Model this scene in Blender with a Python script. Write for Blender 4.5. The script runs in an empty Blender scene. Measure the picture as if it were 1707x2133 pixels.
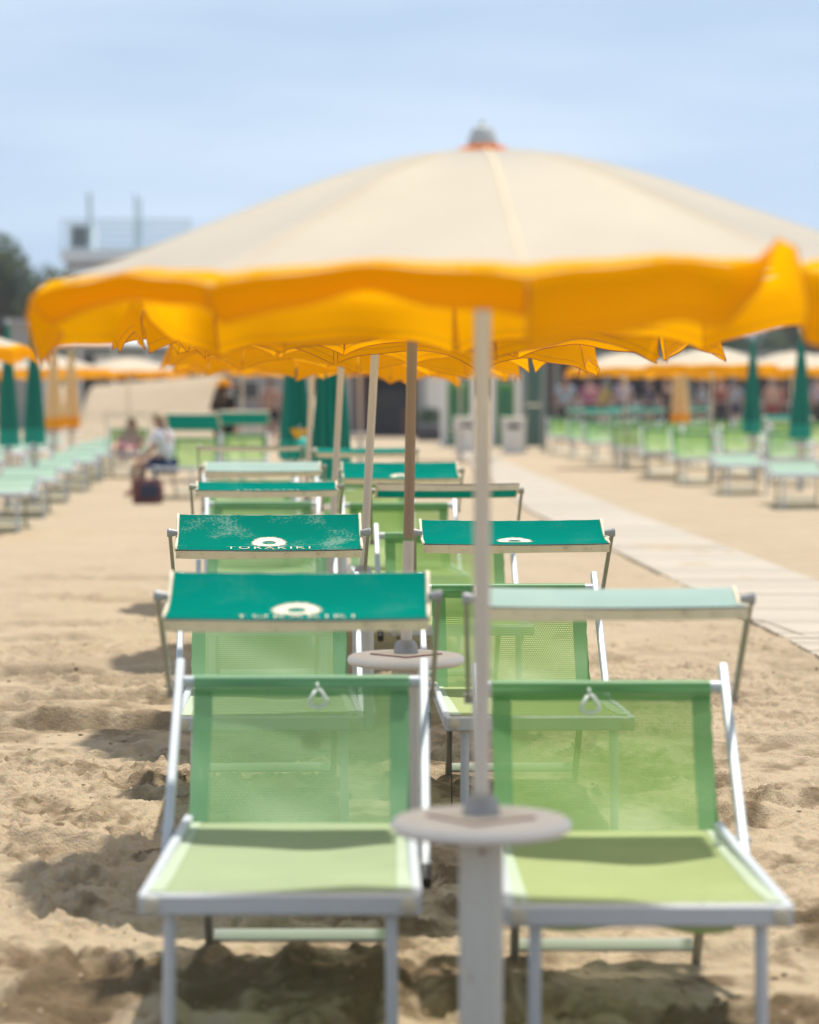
import bpy, bmesh, math, random
import numpy as np
from mathutils import Vector, Matrix, Euler

R_ = math.radians
scene = bpy.context.scene
col = scene.collection

# ------------------------------------------------------------------ camera
F = 6300.0                  # focal length in pixels of a 2133 px high frame
CAM_H = 1.57
PITCH = math.atan((1066.5 - 738.0) / F)
cam_d = bpy.data.cameras.new('camera')
cam = bpy.data.objects.new('camera', cam_d)
col.objects.link(cam)
cam.location = (0, 0, CAM_H)
cam.rotation_euler = (math.pi / 2 - PITCH, 0, 0)
cam_d.sensor_fit = 'VERTICAL'
cam_d.sensor_height = 36.0
cam_d.sensor_width = 28.8
cam_d.lens = F * 36.0 / 2133.0
cam_d.clip_start = 0.1
cam_d.clip_end = 5000
cam_d.dof.use_dof = True
cam_d.dof.focus_distance = 11.0
cam_d.dof.aperture_fstop = cam_d.lens / 46.0
cam_d.dof.aperture_blades = 9
scene.camera = cam

# ------------------------------------------------------------------ light
SUN_EL, SUN_AZ = R_(70), R_(27)       # azimuth measured from straight ahead towards the right
world = bpy.data.worlds.new('World')
scene.world = world
world.use_nodes = True
wn, wl = world.node_tree.nodes, world.node_tree.links
bg = wn['Background']
sky = wn.new('ShaderNodeTexSky')
sky.sky_type = 'NISHITA'
sky.sun_disc = False
sky.sun_elevation = SUN_EL
sky.sun_rotation = SUN_AZ
sky.air_density = 1.0
sky.dust_density = 0.35
sky.ozone_density = 2.0
tc = wn.new('ShaderNodeTexCoord')
mp = wn.new('ShaderNodeMapping'); mp.inputs['Scale'].default_value = (1.6, 1.6, 9.0)
nz = wn.new('ShaderNodeTexNoise'); nz.inputs['Scale'].default_value = 2.2; nz.inputs['Detail'].default_value = 4
rp = wn.new('ShaderNodeMapRange')
rp.inputs['From Min'].default_value = .45; rp.inputs['From Max'].default_value = .8
rp.inputs['To Min'].default_value = 0.26; rp.inputs['To Max'].default_value = .66
tint = wn.new('ShaderNodeMix'); tint.data_type = 'RGBA'; tint.blend_type = 'MULTIPLY'
tint.inputs[0].default_value = 1.0
tint.inputs[7].default_value = (1.04, 0.97, 0.86, 1)
cl = wn.new('ShaderNodeMix'); cl.data_type = 'RGBA'
cl.inputs[7].default_value = (6.1, 6.8, 7.5, 1)
lift = wn.new('ShaderNodeMapping'); lift.vector_type = 'POINT'
lift.inputs['Scale'].default_value = (1, 1, .62); lift.inputs['Location'].default_value = (0, 0, .26)
nrm_ = wn.new('ShaderNodeVectorMath'); nrm_.operation = 'NORMALIZE'
wl.new(tc.outputs['Generated'], lift.inputs['Vector'])
wl.new(lift.outputs['Vector'], nrm_.inputs[0])
wl.new(nrm_.outputs['Vector'], sky.inputs['Vector'])
wl.new(tc.outputs['Generated'], mp.inputs['Vector'])
wl.new(mp.outputs['Vector'], nz.inputs['Vector'])
wl.new(nz.outputs['Fac'], rp.inputs['Value'])
wl.new(sky.outputs['Color'], tint.inputs[6])
wl.new(tint.outputs[2], cl.inputs[6])
wl.new(rp.outputs['Result'], cl.inputs[0])
wl.new(cl.outputs[2], bg.inputs['Color'])
bg.inputs['Strength'].default_value = 0.13

sun_d = bpy.data.lights.new('sun', 'SUN')
sun_d.energy = 3.9
sun_d.angle = R_(2.2)
sun_d.color = (1.0, 0.95, 0.87)
sun = bpy.data.objects.new('sun', sun_d)
col.objects.link(sun)
sv = Vector((math.cos(SUN_EL) * math.sin(SUN_AZ), math.cos(SUN_EL) * math.cos(SUN_AZ), math.sin(SUN_EL)))
sun.rotation_euler = sv.to_track_quat('Z', 'Y').to_euler()
sun.location = sv * 60

scene.view_settings.view_transform = 'Standard'
scene.view_settings.look = 'None'
scene.view_settings.gamma = 1.0
scene.view_settings.exposure = 0.30
try:
    scene.view_settings.use_curve_mapping = False
except Exception:
    pass
scene.render.engine = 'CYCLES'
scene.cycles.max_bounces = 10
scene.cycles.diffuse_bounces = 4
scene.cycles.transparent_max_bounces = 24
scene.cycles.transmission_bounces = 6
scene.cycles.use_denoising = True
scene.cycles.sample_clamp_indirect = 6.0

# ------------------------------------------------------------------ helpers
def zg(y):
    """height of the sand: flat under the near rows, then falling gently away"""
    t = y - 20.0
    s = 0.5 * (t + math.sqrt(t * t + 16.0))
    return -0.012 * min(s, 100.0) + 0.0024 * 0


def ray(px, py):
    u = (px - 853.5) / F
    v = -(py - 1066.5) / F
    c, s = math.cos(PITCH), math.sin(PITCH)
    return Vector((u, c + v * s, v * c - s))


def at(px, py, d):
    r = ray(px, py)
    return Vector((r.x / r.y * d, d, CAM_H + r.z / r.y * d))


def gx(px, d):
    """ground point straight below a picture column at depth d"""
    return Vector(((px - 853.5) / F * d, d, zg(d)))


class MB:
    """collects shapes for ONE mesh"""
    def __init__(s):
        s.v, s.f, s.uv = [], [], {}

    def add(s, verts, faces):
        o = len(s.v)
        s.v.extend([tuple(p) for p in verts])
        s.f.extend([tuple(i + o for i in f) for f in faces])
        return o

    def box(s, c, size, rot=None, ch=0.0):
        x, y, z = [k / 2 for k in size]
        c = Vector(c)
        if ch <= 0:
            vs = [Vector((i, j, k)) for k in (-z, z) for j in (-y, y) for i in (-x, x)]
            fs = [(0, 2, 3, 1), (4, 5, 7, 6), (0, 1, 5, 4), (2, 6, 7, 3), (0, 4, 6, 2), (1, 3, 7, 5)]
        else:
            bm = bmesh.new()
            bmesh.ops.create_cube(bm, size=1)
            for v in bm.verts:
                v.co = Vector((v.co.x * 2 * x, v.co.y * 2 * y, v.co.z * 2 * z))
            bmesh.ops.bevel(bm, geom=bm.edges[:], offset=ch, segments=1, affect='EDGES')
            bm.verts.index_update()
            vs = [v.co.copy() for v in bm.verts]
            fs = [[v.index for v in f.verts] for f in bm.faces]
            bm.free()
        if rot is not None:
            vs = [rot @ v for v in vs]
        s.add([c + v for v in vs], fs)

    def bar(s, p0, p1, w, h, side=Vector((1, 0, 0)), ch=None):
        """chamfered rectangular bar: w along 'side', h across"""
        p0, p1 = Vector(p0), Vector(p1)
        ax = (p1 - p0).normalized()
        a = (side - ax * side.dot(ax)).normalized()
        b = ax.cross(a)
        if ch is None:
            ch = min(w, h) * .18
        x, y = w / 2, h / 2
        sec = [(x - ch, -y), (x, -y + ch), (x, y - ch), (x - ch, y), (-x + ch, y), (-x, y - ch), (-x, -y + ch), (-x + ch, -y)]
        vs = [p0 + a * i + b * j for i, j in sec] + [p1 + a * i + b * j for i, j in sec]
        n = 8
        fs = [(i, (i + 1) % n, n + (i + 1) % n, n + i) for i in range(n)]
        fs += [tuple(range(n - 1, -1, -1)), tuple(range(n, 2 * n))]
        s.add(vs, fs)

    def tube(s, pts, r, n=10, caps=True):
        pts = [Vector(p) for p in pts]
        rr = r if isinstance(r, (list, tuple)) else [r] * len(pts)
        vs = []
        prev = None
        for i, p in enumerate(pts):
            if i == 0:
                t = pts[1] - p
            elif i == len(pts) - 1:
                t = p - pts[i - 1]
            else:
                t = pts[i + 1] - pts[i - 1]
            t.normalize()
            if prev is None:
                a = t.orthogonal().normalized()
            else:
                a = (prev - t * prev.dot(t)).normalized()
            prev = a
            b = t.cross(a)
            for k in range(n):
                q = 2 * math.pi * k / n
                vs.append(p + (a * math.cos(q) + b * math.sin(q)) * rr[i])
        fs = []
        for i in range(len(pts) - 1):
            for k in range(n):
                fs.append((i * n + k, i * n + (k + 1) % n, (i + 1) * n + (k + 1) % n, (i + 1) * n + k))
        if caps:
            fs.append(tuple(range(n - 1, -1, -1)))
            m = (len(pts) - 1) * n
            fs.append(tuple(range(m, m + n)))
        s.add(vs, fs)

    def lathe(s, prof, n=32, c=(0, 0, 0)):
        c = Vector(c)
        vs, fs = [], []
        for r, z in prof:
            for k in range(n):
                q = 2 * math.pi * k / n
                vs.append(c + Vector((r * math.cos(q), r * math.sin(q), z)))
        for i in range(len(prof) - 1):
            for k in range(n):
                fs.append((i * n + k, i * n + (k + 1) % n, (i + 1) * n + (k + 1) % n, (i + 1) * n + k))
        fs.append(tuple(range(n - 1, -1, -1)))
        m = (len(prof) - 1) * n
        fs.append(tuple(range(m, m + n)))
        s.add(vs, fs)

    def grid(s, fn, nu, nv, uvfn=None, flip=False):
        vs = [fn(i / nu, j / nv) for j in range(nv + 1) for i in range(nu + 1)]
        fs = []
        for j in range(nv):
            for i in range(nu):
                q = (j * (nu + 1) + i, j * (nu + 1) + i + 1, (j + 1) * (nu + 1) + i + 1, (j + 1) * (nu + 1) + i)
                fs.append(q[::-1] if flip else q)
        o = s.add(vs, fs)
        if uvfn:
            for j in range(nv + 1):
                for i in range(nu + 1):
                    s.uv[o + j * (nu + 1) + i] = uvfn(i / nu, j / nv)

    def mesh(s, name, mat, smooth=False):
        me = bpy.data.meshes.new(name)
        me.from_pydata(s.v, [], s.f)
        if s.uv:
            ul = me.uv_layers.new(name='UVMap')
            for lp in me.loops:
                ul.data[lp.index].uv = s.uv.get(lp.vertex_index, (0, 0))
        me.materials.append(mat)
        if smooth:
            for p in me.polygons:
                p.use_smooth = True
            if smooth != 'all':
                me.set_sharp_from_angle(angle=R_(40))
        me.update()
        return me

    def build(s, name, mat, parent=None, smooth=False):
        return link(name, s.mesh(name, mat, smooth), parent)


def link(name, me, parent=None):
    o = bpy.data.objects.new(name, me)
    col.objects.link(o)
    if parent is not None:
        o.parent = parent
    return o


def tag(o, label=None, cat=None, group=None, kind=None):
    if label: o['label'] = label
    if cat: o['category'] = cat
    if group: o['group'] = group
    if kind: o['kind'] = kind
    return o


def empty(name, loc=(0, 0, 0), rz=0.0):
    o = bpy.data.objects.new(name, None)
    o.empty_display_size = .2
    col.objects.link(o)
    o.location = loc
    o.rotation_euler = (0, 0, rz)
    return o


def copy_tree(o, parent=None):
    c = o.copy()
    col.objects.link(c)
    if parent is not None:
        c.parent = parent
    for ch in list(o.children):
        copy_tree(ch, c)
    return c


ORD = ['first', 'second', 'third', 'fourth', 'fifth', 'sixth', 'seventh', 'eighth', 'ninth', 'tenth']

# ------------------------------------------------------------------ materials
def new_mat(name):
    m = bpy.data.materials.new(name)
    m.use_nodes = True
    m.node_tree.nodes.clear()
    out = m.node_tree.nodes.new('ShaderNodeOutputMaterial')
    return m, m.node_tree.nodes, m.node_tree.links, out


def c4(c): return (c[0], c[1], c[2], 1)


def pbr(name, base, rough=.6, metal=0.0, var=.12, scale=6.0, bump=0.0, bscale=60.0, dirt=None, dirt_amt=.5, dirt_scale=9.0, spec=.5, stretch=None, dirt_lo=.55, dirt_hi=.7):
    """principled surface with tonal noise, optional dirt patches and fine relief"""
    m, N, L, out = new_mat(name)
    b = N.new('ShaderNodeBsdfPrincipled')
    b.inputs['Roughness'].default_value = rough
    b.inputs['Metallic'].default_value = metal
    b.inputs['Specular IOR Level'].default_value = spec
    t = N.new('ShaderNodeTexCoord')
    vec = t.outputs['Object']
    if stretch:
        mpn = N.new('ShaderNodeMapping'); mpn.inputs['Scale'].default_value = stretch
        L.new(vec, mpn.inputs['Vector']); vec = mpn.outputs['Vector']
    n = N.new('ShaderNodeTexNoise'); n.inputs['Scale'].default_value = scale; n.inputs['Detail'].default_value = 5
    L.new(vec, n.inputs['Vector'])
    mx = N.new('ShaderNodeMix'); mx.data_type = 'RGBA'
    mx.inputs[6].default_value = c4([k * (1 - var) for k in base])
    mx.inputs[7].default_value = c4([min(1, k * (1 + var)) for k in base])
    L.new(n.outputs['Fac'], mx.inputs[0])
    colr = mx.outputs[2]
    if dirt:
        n2 = N.new('ShaderNodeTexNoise'); n2.inputs['Scale'].default_value = dirt_scale; n2.inputs['Detail'].default_value = 7; n2.inputs['Roughness'].default_value = .7
        L.new(vec, n2.inputs['Vector'])
        r2 = N.new('ShaderNodeMapRange'); r2.inputs['From Min'].default_value = dirt_lo; r2.inputs['From Max'].default_value = dirt_hi
        r2.inputs['To Max'].default_value = dirt_amt
        L.new(n2.outputs['Fac'], r2.inputs['Value'])
        m2 = N.new('ShaderNodeMix'); m2.data_type = 'RGBA'
        L.new(r2.outputs['Result'], m2.inputs[0]); L.new(colr, m2.inputs[6]); m2.inputs[7].default_value = c4(dirt)
        colr = m2.outputs[2]
    L.new(colr, b.inputs['Base Color'])
    if bump > 0:
        nb = N.new('ShaderNodeTexNoise'); nb.inputs['Scale'].default_value = bscale; nb.inputs['Detail'].default_value = 4
        L.new(vec, nb.inputs['Vector'])
        bp = N.new('ShaderNodeBump'); bp.inputs['Strength'].default_value = bump; bp.inputs['Distance'].default_value = .01
        L.new(nb.outputs['Fac'], bp.inputs['Height']); L.new(bp.outputs['Normal'], b.inputs['Normal'])
    L.new(b.outputs['BSDF'], out.inputs['Surface'])
    return m


def cloth(name, base, trans, mixf=.5, var=.08, scale=5.0, gloss=.0, rough=.5, bump=.25, sheen=0.0):
    """thin woven cloth: reflects and lets light through"""
    m, N, L, out = new_mat(name)
    t = N.new('ShaderNodeTexCoord')
    n = N.new('ShaderNodeTexNoise'); n.inputs['Scale'].default_value = scale; n.inputs['Detail'].default_value = 5
    L.new(t.outputs['Object'], n.inputs['Vector'])
    cols = []
    for c in (base, trans):
        mx = N.new('ShaderNodeMix'); mx.data_type = 'RGBA'
        mx.inputs[6].default_value = c4([k * (1 - var) for k in c]); mx.inputs[7].default_value = c4([min(1, k * (1 + var)) for k in c])
        L.new(n.outputs['Fac'], mx.inputs[0]); cols.append(mx.outputs[2])
    nb = N.new('ShaderNodeTexNoise'); nb.inputs['Scale'].default_value = 14; nb.inputs['Detail'].default_value = 6
    L.new(t.outputs['Object'], nb.inputs['Vector'])
    bp = N.new('ShaderNodeBump'); bp.inputs['Strength'].default_value = bump; bp.inputs['Distance'].default_value = .008
    L.new(nb.outputs['Fac'], bp.inputs['Height'])
    tr = N.new('ShaderNodeBsdfTranslucent')
    if sheen > 0:
        d = N.new('ShaderNodeBsdfPrincipled'); d.inputs['Roughness'].default_value = rough; d.inputs['Specular IOR Level'].default_value = .5
        d.inputs['Sheen Weight'].default_value = sheen; d.inputs['Sheen Roughness'].default_value = .35
        L.new(cols[0], d.inputs['Base Color'])
    else:
        d = N.new('ShaderNodeBsdfDiffuse')
        L.new(cols[0], d.inputs['Color'])
    L.new(cols[1], tr.inputs['Color'])
    L.new(bp.outputs['Normal'], d.inputs['Normal']); L.new(bp.outputs['Normal'], tr.inputs['Normal'])
    mx = N.new('ShaderNodeMixShader'); mx.inputs[0].default_value = mixf
    L.new(d.outputs[0], mx.inputs[1]); L.new(tr.outputs[0], mx.inputs[2])
    last = mx.outputs[0]
    if gloss > 0:
        g = N.new('ShaderNodeBsdfGlossy'); g.inputs['Roughness'].default_value = rough
        m2 = N.new('ShaderNodeMixShader'); m2.inputs[0].default_value = gloss
        L.new(last, m2.inputs[1]); L.new(g.outputs[0], m2.inputs[2]); last = m2.outputs[0]
    L.new(last, out.inputs['Surface'])
    return m


def textilene(name, base, trans, hole, pitch=.0085, gloss=.08, mixf=.42):
    """open plastic weave: real holes on a grid in the cloth's own measure (metres)"""
    m, N, L, out = new_mat(name)
    uv = N.new('ShaderNodeUVMap')
    sc = N.new('ShaderNodeVectorMath'); sc.operation = 'SCALE'; sc.inputs['Scale'].default_value = 1 / pitch
    L.new(uv.outputs['UV'], sc.inputs[0])
    # stagger every second row, as a weave does
    sep = N.new('ShaderNodeSeparateXYZ'); L.new(sc.outputs[0], sep.inputs[0])
    fl = N.new('ShaderNodeMath'); fl.operation = 'FLOOR'; L.new(sep.outputs['Y'], fl.inputs[0])
    hf = N.new('ShaderNodeMath'); hf.operation = 'MULTIPLY'; hf.inputs[1].default_value = .5; L.new(fl.outputs[0], hf.inputs[0])
    ax = N.new('ShaderNodeMath'); ax.operation = 'ADD'; L.new(sep.outputs['X'], ax.inputs[0]); L.new(hf.outputs[0], ax.inputs[1])
    fx = N.new('ShaderNodeMath'); fx.operation = 'FRACT'; L.new(ax.outputs[0], fx.inputs[0])
    fy = N.new('ShaderNodeMath'); fy.operation = 'FRACT'; L.new(sep.outputs['Y'], fy.inputs[0])
    cmb = N.new('ShaderNodeCombineXYZ'); L.new(fx.outputs[0], cmb.inputs[0]); L.new(fy.outputs[0], cmb.inputs[1])
    dist = N.new('ShaderNodeVectorMath'); dist.operation = 'DISTANCE'; dist.inputs[1].default_value = (.5, .5, 0)
    L.new(cmb.outputs[0], dist.inputs[0])
    lt = N.new('ShaderNodeMath'); lt.operation = 'LESS_THAN'; lt.inputs[1].default_value = hole
    L.new(dist.outputs['Value'], lt.inputs[0])
    # faded, worn tone
    t = N.new('ShaderNodeTexCoord')
    n = N.new('ShaderNodeTexNoise'); n.inputs['Scale'].default_value = 3.5; n.inputs['Detail'].default_value = 4
    L.new(t.outputs['Object'], n.inputs['Vector'])
    cols = []
    for c in (base, trans):
        mx = N.new('ShaderNodeMix'); mx.data_type = 'RGBA'
        mx.inputs[6].default_value = c4([k * .88 for k in c]); mx.inputs[7].default_value = c4([min(1, k * 1.14) for k in c])
        L.new(n.outputs['Fac'], mx.inputs[0]); cols.append(mx.outputs[2])
    d = N.new('ShaderNodeBsdfDiffuse'); tr = N.new('ShaderNodeBsdfTranslucent')
    L.new(cols[0], d.inputs['Color']); L.new(cols[1], tr.inputs['Color'])
    mx = N.new('ShaderNodeMixShader'); mx.inputs[0].default_value = mixf
    L.new(d.outputs[0], mx.inputs[1]); L.new(tr.outputs[0], mx.inputs[2])
    g = N.new('ShaderNodeBsdfGlossy'); g.inputs['Roughness'].default_value = .5
    m2 = N.new('ShaderNodeMixShader'); m2.inputs[0].default_value = gloss
    L.new(mx.outputs[0], m2.inputs[1]); L.new(g.outputs[0], m2.inputs[2])
    tp = N.new('ShaderNodeBsdfTransparent')
    m3 = N.new('ShaderNodeMixShader')
    L.new(lt.outputs[0], m3.inputs[0]); L.new(m2.outputs[0], m3.inputs[1]); L.new(tp.outputs[0], m3.inputs[2])
    L.new(m3.outputs[0], out.inputs['Surface'])
    return m


def vinyl(name, base, worn=.0, spec=.10):
    """coated canopy cloth with scuffed white wear"""
    m, N, L, out = new_mat(name)
    t = N.new('ShaderNodeTexCoord')
    n = N.new('ShaderNodeTexNoise'); n.inputs['Scale'].default_value = 5; n.inputs['Detail'].default_value = 5
    L.new(t.outputs['Object'], n.inputs['Vector'])
    mx = N.new('ShaderNodeMix'); mx.data_type = 'RGBA'
    mx.inputs[6].default_value = c4([k * .9 for k in base]); mx.inputs[7].default_value = c4([k * 1.12 for k in base])
    L.new(n.outputs['Fac'], mx.inputs[0])
    mpn = N.new('ShaderNodeMapping'); mpn.inputs['Scale'].default_value = (1, 1, 1)
    L.new(t.outputs['Object'], mpn.inputs['Vector'])
    n2 = N.new('ShaderNodeTexNoise'); n2.inputs['Scale'].default_value = 95; n2.inputs['Detail'].default_value = 8; n2.inputs['Roughness'].default_value = .75
    L.new(mpn.outputs['Vector'], n2.inputs['Vector'])
    n3 = N.new('ShaderNodeTexNoise'); n3.inputs['Scale'].default_value = 6
    L.new(mpn.outputs['Vector'], n3.inputs['Vector'])
    mu = N.new('ShaderNodeMath'); mu.operation = 'MULTIPLY'; L.new(n2.outputs['Fac'], mu.inputs[0]); L.new(n3.outputs['Fac'], mu.inputs[1])
    r2 = N.new('ShaderNodeMapRange'); r2.inputs['From Min'].default_value = .29; r2.inputs['From Max'].default_value = .36; r2.inputs['To Max'].default_value = worn
    L.new(mu.outputs[0], r2.inputs['Value'])
    m2 = N.new('ShaderNodeMix'); m2.data_type = 'RGBA'; m2.inputs[7].default_value = (.42, .5, .4, 1)
    L.new(r2.outputs['Result'], m2.inputs[0]); L.new(mx.outputs[2], m2.inputs[6])
    b = N.new('ShaderNodeBsdfPrincipled'); b.inputs['Roughness'].default_value = .5
    b.inputs['Specular IOR Level'].default_value = spec
    L.new(m2.outputs[2], b.inputs['Base Color'])
    tr = N.new('ShaderNodeBsdfTranslucent'); L.new(mx.outputs[2], tr.inputs['Color'])
    mm = N.new('ShaderNodeMixShader'); mm.inputs[0].default_value = .17
    L.new(b.outputs[0], mm.inputs[1]); L.new(tr.outputs[0], mm.inputs[2])
    L.new(mm.outputs[0], out.inputs['Surface'])
    return m


M = {}
M['alu_sunlit'] = pbr('sunlit_aluminium', (.80, .80, .79), .30, .6, .05, 9)  # sunlight on the rear stretcher put into a brighter metal colour
M['alu'] = pbr('painted_aluminium', (.56, .595, .62), .42, .12, .05, 9, dirt=(.5, .5, .46), dirt_amt=.35, dirt_scale=14)
M['alu_far'] = pbr('toned_down_aluminium', (.36, .39, .39), .55, .05, .08, 9)  # same aluminium, coloured darker so far rails lose their sun glare
M['alu_grey'] = pbr('shade_toned_aluminium', (.34, .32, .26), .45, .35, .10, 12, dirt=(.2, .18, .13), dirt_amt=.4)  # brown-grey of the shaded rear legs put into the colour, plus dirt
M['cap'] = pbr('cream_plastic', (.58, .54, .42), .5, 0, .08, 20)
M['dark_plastic'] = pbr('dark_plastic', (.045, .04, .04), .5, 0, .1, 20)
M['mesh_mint'] = textilene('mint_green_weave', (.31, .60, .25), (.50, .95, .33), .27, mixf=.5)
M['mesh_lime'] = textilene('yellow_green_weave', (.30, .57, .14), (.50, .92, .18), .27, mixf=.5)
M['seat_mint'] = textilene('mint_green_seat_weave', (.35, .44, .225), (.43, .66, .28), .08, gloss=.12, mixf=.22)
M['seat_lime'] = textilene('yellow_green_seat_weave', (.34, .42, .14), (.44, .62, .18), .08, gloss=.12, mixf=.22)
M['seat_edge'] = textilene('pale_welded_edge', (.50, .60, .42), (.45, .65, .40), .05, gloss=.12, mixf=.2)
M['mesh_faded'] = textilene('faded_green_weave', (.34, .50, .38), (.4, .7, .45), .15, mixf=.3)
M['seat_faded'] = textilene('faded_green_seat_weave', (.38, .52, .42), (.4, .62, .42), .08, gloss=.1, mixf=.2)
M['hem_faded'] = M['mesh_faded']
M['hem_mint'] = textilene('mint_green_double_weave', (.17, .44, .19), (.16, .46, .18), .13)
M['hem_lime'] = textilene('yellow_green_double_weave', (.13, .40, .10), (.12, .40, .09), .13)
M['teal'] = vinyl('teal_vinyl', (.001, .205, .157), .04, .0)
M['teal_faded'] = vinyl('sky_sheen_teal_vinyl', (.30, .44, .39), .3, .4)  # bright sky reflected in the flat canopies, put into the base colour
M['teal_worn'] = vinyl('worn_teal_vinyl', (.002, .195, .142), .40, .0)
M['hem'] = pbr('cream_hem', (.72, .63, .46), .8, 0, .1, 8, dirt=(.22, .17, .1), dirt_amt=.55, dirt_scale=22, dirt_lo=.55, dirt_hi=.75)
M['print'] = pbr('cream_print', (.72, .66, .50), .7, 0, .06, 30)
M['piping_navy'] = pbr('navy_piping', (.01, .03, .06), .6)
M['cream'] = cloth('cream_canvas', (.92, .80, .61), (1.0, .86, .60), .43, sheen=.8, rough=.30, bump=.10)
M['seam'] = cloth('doubled_cream_seam', (.84, .72, .54), (.9, .75, .5), .30)
M['cream_closed'] = cloth('cream_canvas_in_folds', (.95, .72, .40), (.95, .68, .30), .35, var=.12)
M['orange'] = cloth('orange_canvas', (1.0, .40, .001), (1.0, .46, .001), .60, var=.04)
M['yellow_border'] = cloth('yellow_border_canvas', (1.0, .52, .012), (1.0, .54, .01), .40, var=.04)
M['red_piping'] = pbr('dark_red_piping', (.50, .13, .01), .7)
M['pole_white'] = pbr('whitewashed_pole', (.62, .57, .50), .55, 0, .10, 4, stretch=(9, 9, .6), dirt=(.40, .33, .25), dirt_amt=.4, dirt_scale=6, bump=.1)
M['pole_brown'] = pbr('bare_wood_pole', (.33, .24, .165), .7, 0, .22, 5, stretch=(22, 22, .5), bump=.25, dirt=(.2, .13, .08), dirt_amt=.5, dirt_scale=7)
M['post'] = pbr('white_painted_post', (.66, .63, .55), .6, 0, .08, 5, stretch=(6, 6, .8), dirt=(.36, .12, .07), dirt_amt=.75, dirt_scale=13, dirt_lo=.62, dirt_hi=.66, bump=.15)
M['table'] = pbr('white_table_plastic', (.86, .82, .77), .45, 0, .06, 8, dirt=(.42, .25, .18), dirt_amt=.45, dirt_scale=20, dirt_lo=.66, dirt_hi=.74)
M['mat'] = pbr('cream_mat', (.78, .73, .64), .6)
M['mat_edge'] = pbr('dark_red_edge', (.22, .02, .03), .6)
M['clamp'] = pbr('grey_cast_clamp', (.34, .34, .34), .5, .3, .1, 25, dirt=(.2, .12, .08), dirt_amt=.4)
M['grey_cap'] = pbr('grey_cap_plastic', (.50, .51, .48), .4, 0, .05, 20)
M['rib'] = pbr('steel_rib', (.5, .5, .5), .4, .6)
M['ring'] = pbr('translucent_white_ring', (.74, .78, .70), .35)
M['green_cloth'] = cloth('green_canvas', (.006, .26, .185), (.005, .30, .2), .22, var=.15, gloss=.03)
M['green_border'] = cloth('light_green_border', (.02, .44, .33), (.01, .44, .3), .25, gloss=.03)
M['skin'] = pbr('skin', (.52, .30, .21), .55, 0, .06, 12)
M['hair'] = pbr('dark_brown_hair', (.035, .02, .015), .5, 0, .3, 60)


# ------------------------------------------------------------------ sand
rng = np.random.default_rng(7)

def vnoise(x, y, seed):
    """smooth value noise on arrays"""
    xi = np.floor(x).astype(np.int64); yi = np.floor(y).astype(np.int64)
    fx = x - xi; fy = y - yi
    fx = fx * fx * fx * (fx * (fx * 6 - 15) + 10); fy = fy * fy * fy * (fy * (fy * 6 - 15) + 10)
    def h(a, b):
        n = (a * 374761393 + b * 668265263 + seed * 974711) & 0x7fffffff
        n = ((n ^ (n >> 13)) * 1274126177) & 0x7fffffff
        n = (n ^ (n >> 16)) & 0xffff
        return n / 65535.0
    a = h(xi, yi); b = h(xi + 1, yi); c = h(xi, yi + 1); d = h(xi + 1, yi + 1)
    return (a + (b - a) * fx) * (1 - fy) + (c + (d - c) * fx) * fy - .5


def fbm(x, y, sc, seed, octv=4, gain=.5):
    t = np.zeros_like(x); a = 1.0
    for i in range(octv):
        t += a * vnoise(x / sc + 17.3 * i, y / sc - 9.1 * i, seed + i * 13)
        sc *= .5; a *= gain
    return t


def axis_y():
    ys = [2.5]
    while ys[-1] < 400:
        d = ys[-1]
        if d < 6: st = .045
        elif d < 14: st = .0125
        elif d < 24: st = .0125 + (d - 14) * .0058
        else: st = .071 + (d - 24) * .03
        ys.append(d + st)
    return np.array(ys)


def axis_x():
    xs = [0.0]
    while xs[-1] < 300:
        x = xs[-1]
        st = .0095 if x < 2.1 else .0095 + (x - 2.1) * .05
        xs.append(x + st)
    xs = np.array(xs)
    return np.concatenate([-xs[:0:-1], xs])


YS, XS = axis_y(), axis_x()
GX, GY = np.meshgrid(XS, YS)


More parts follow.
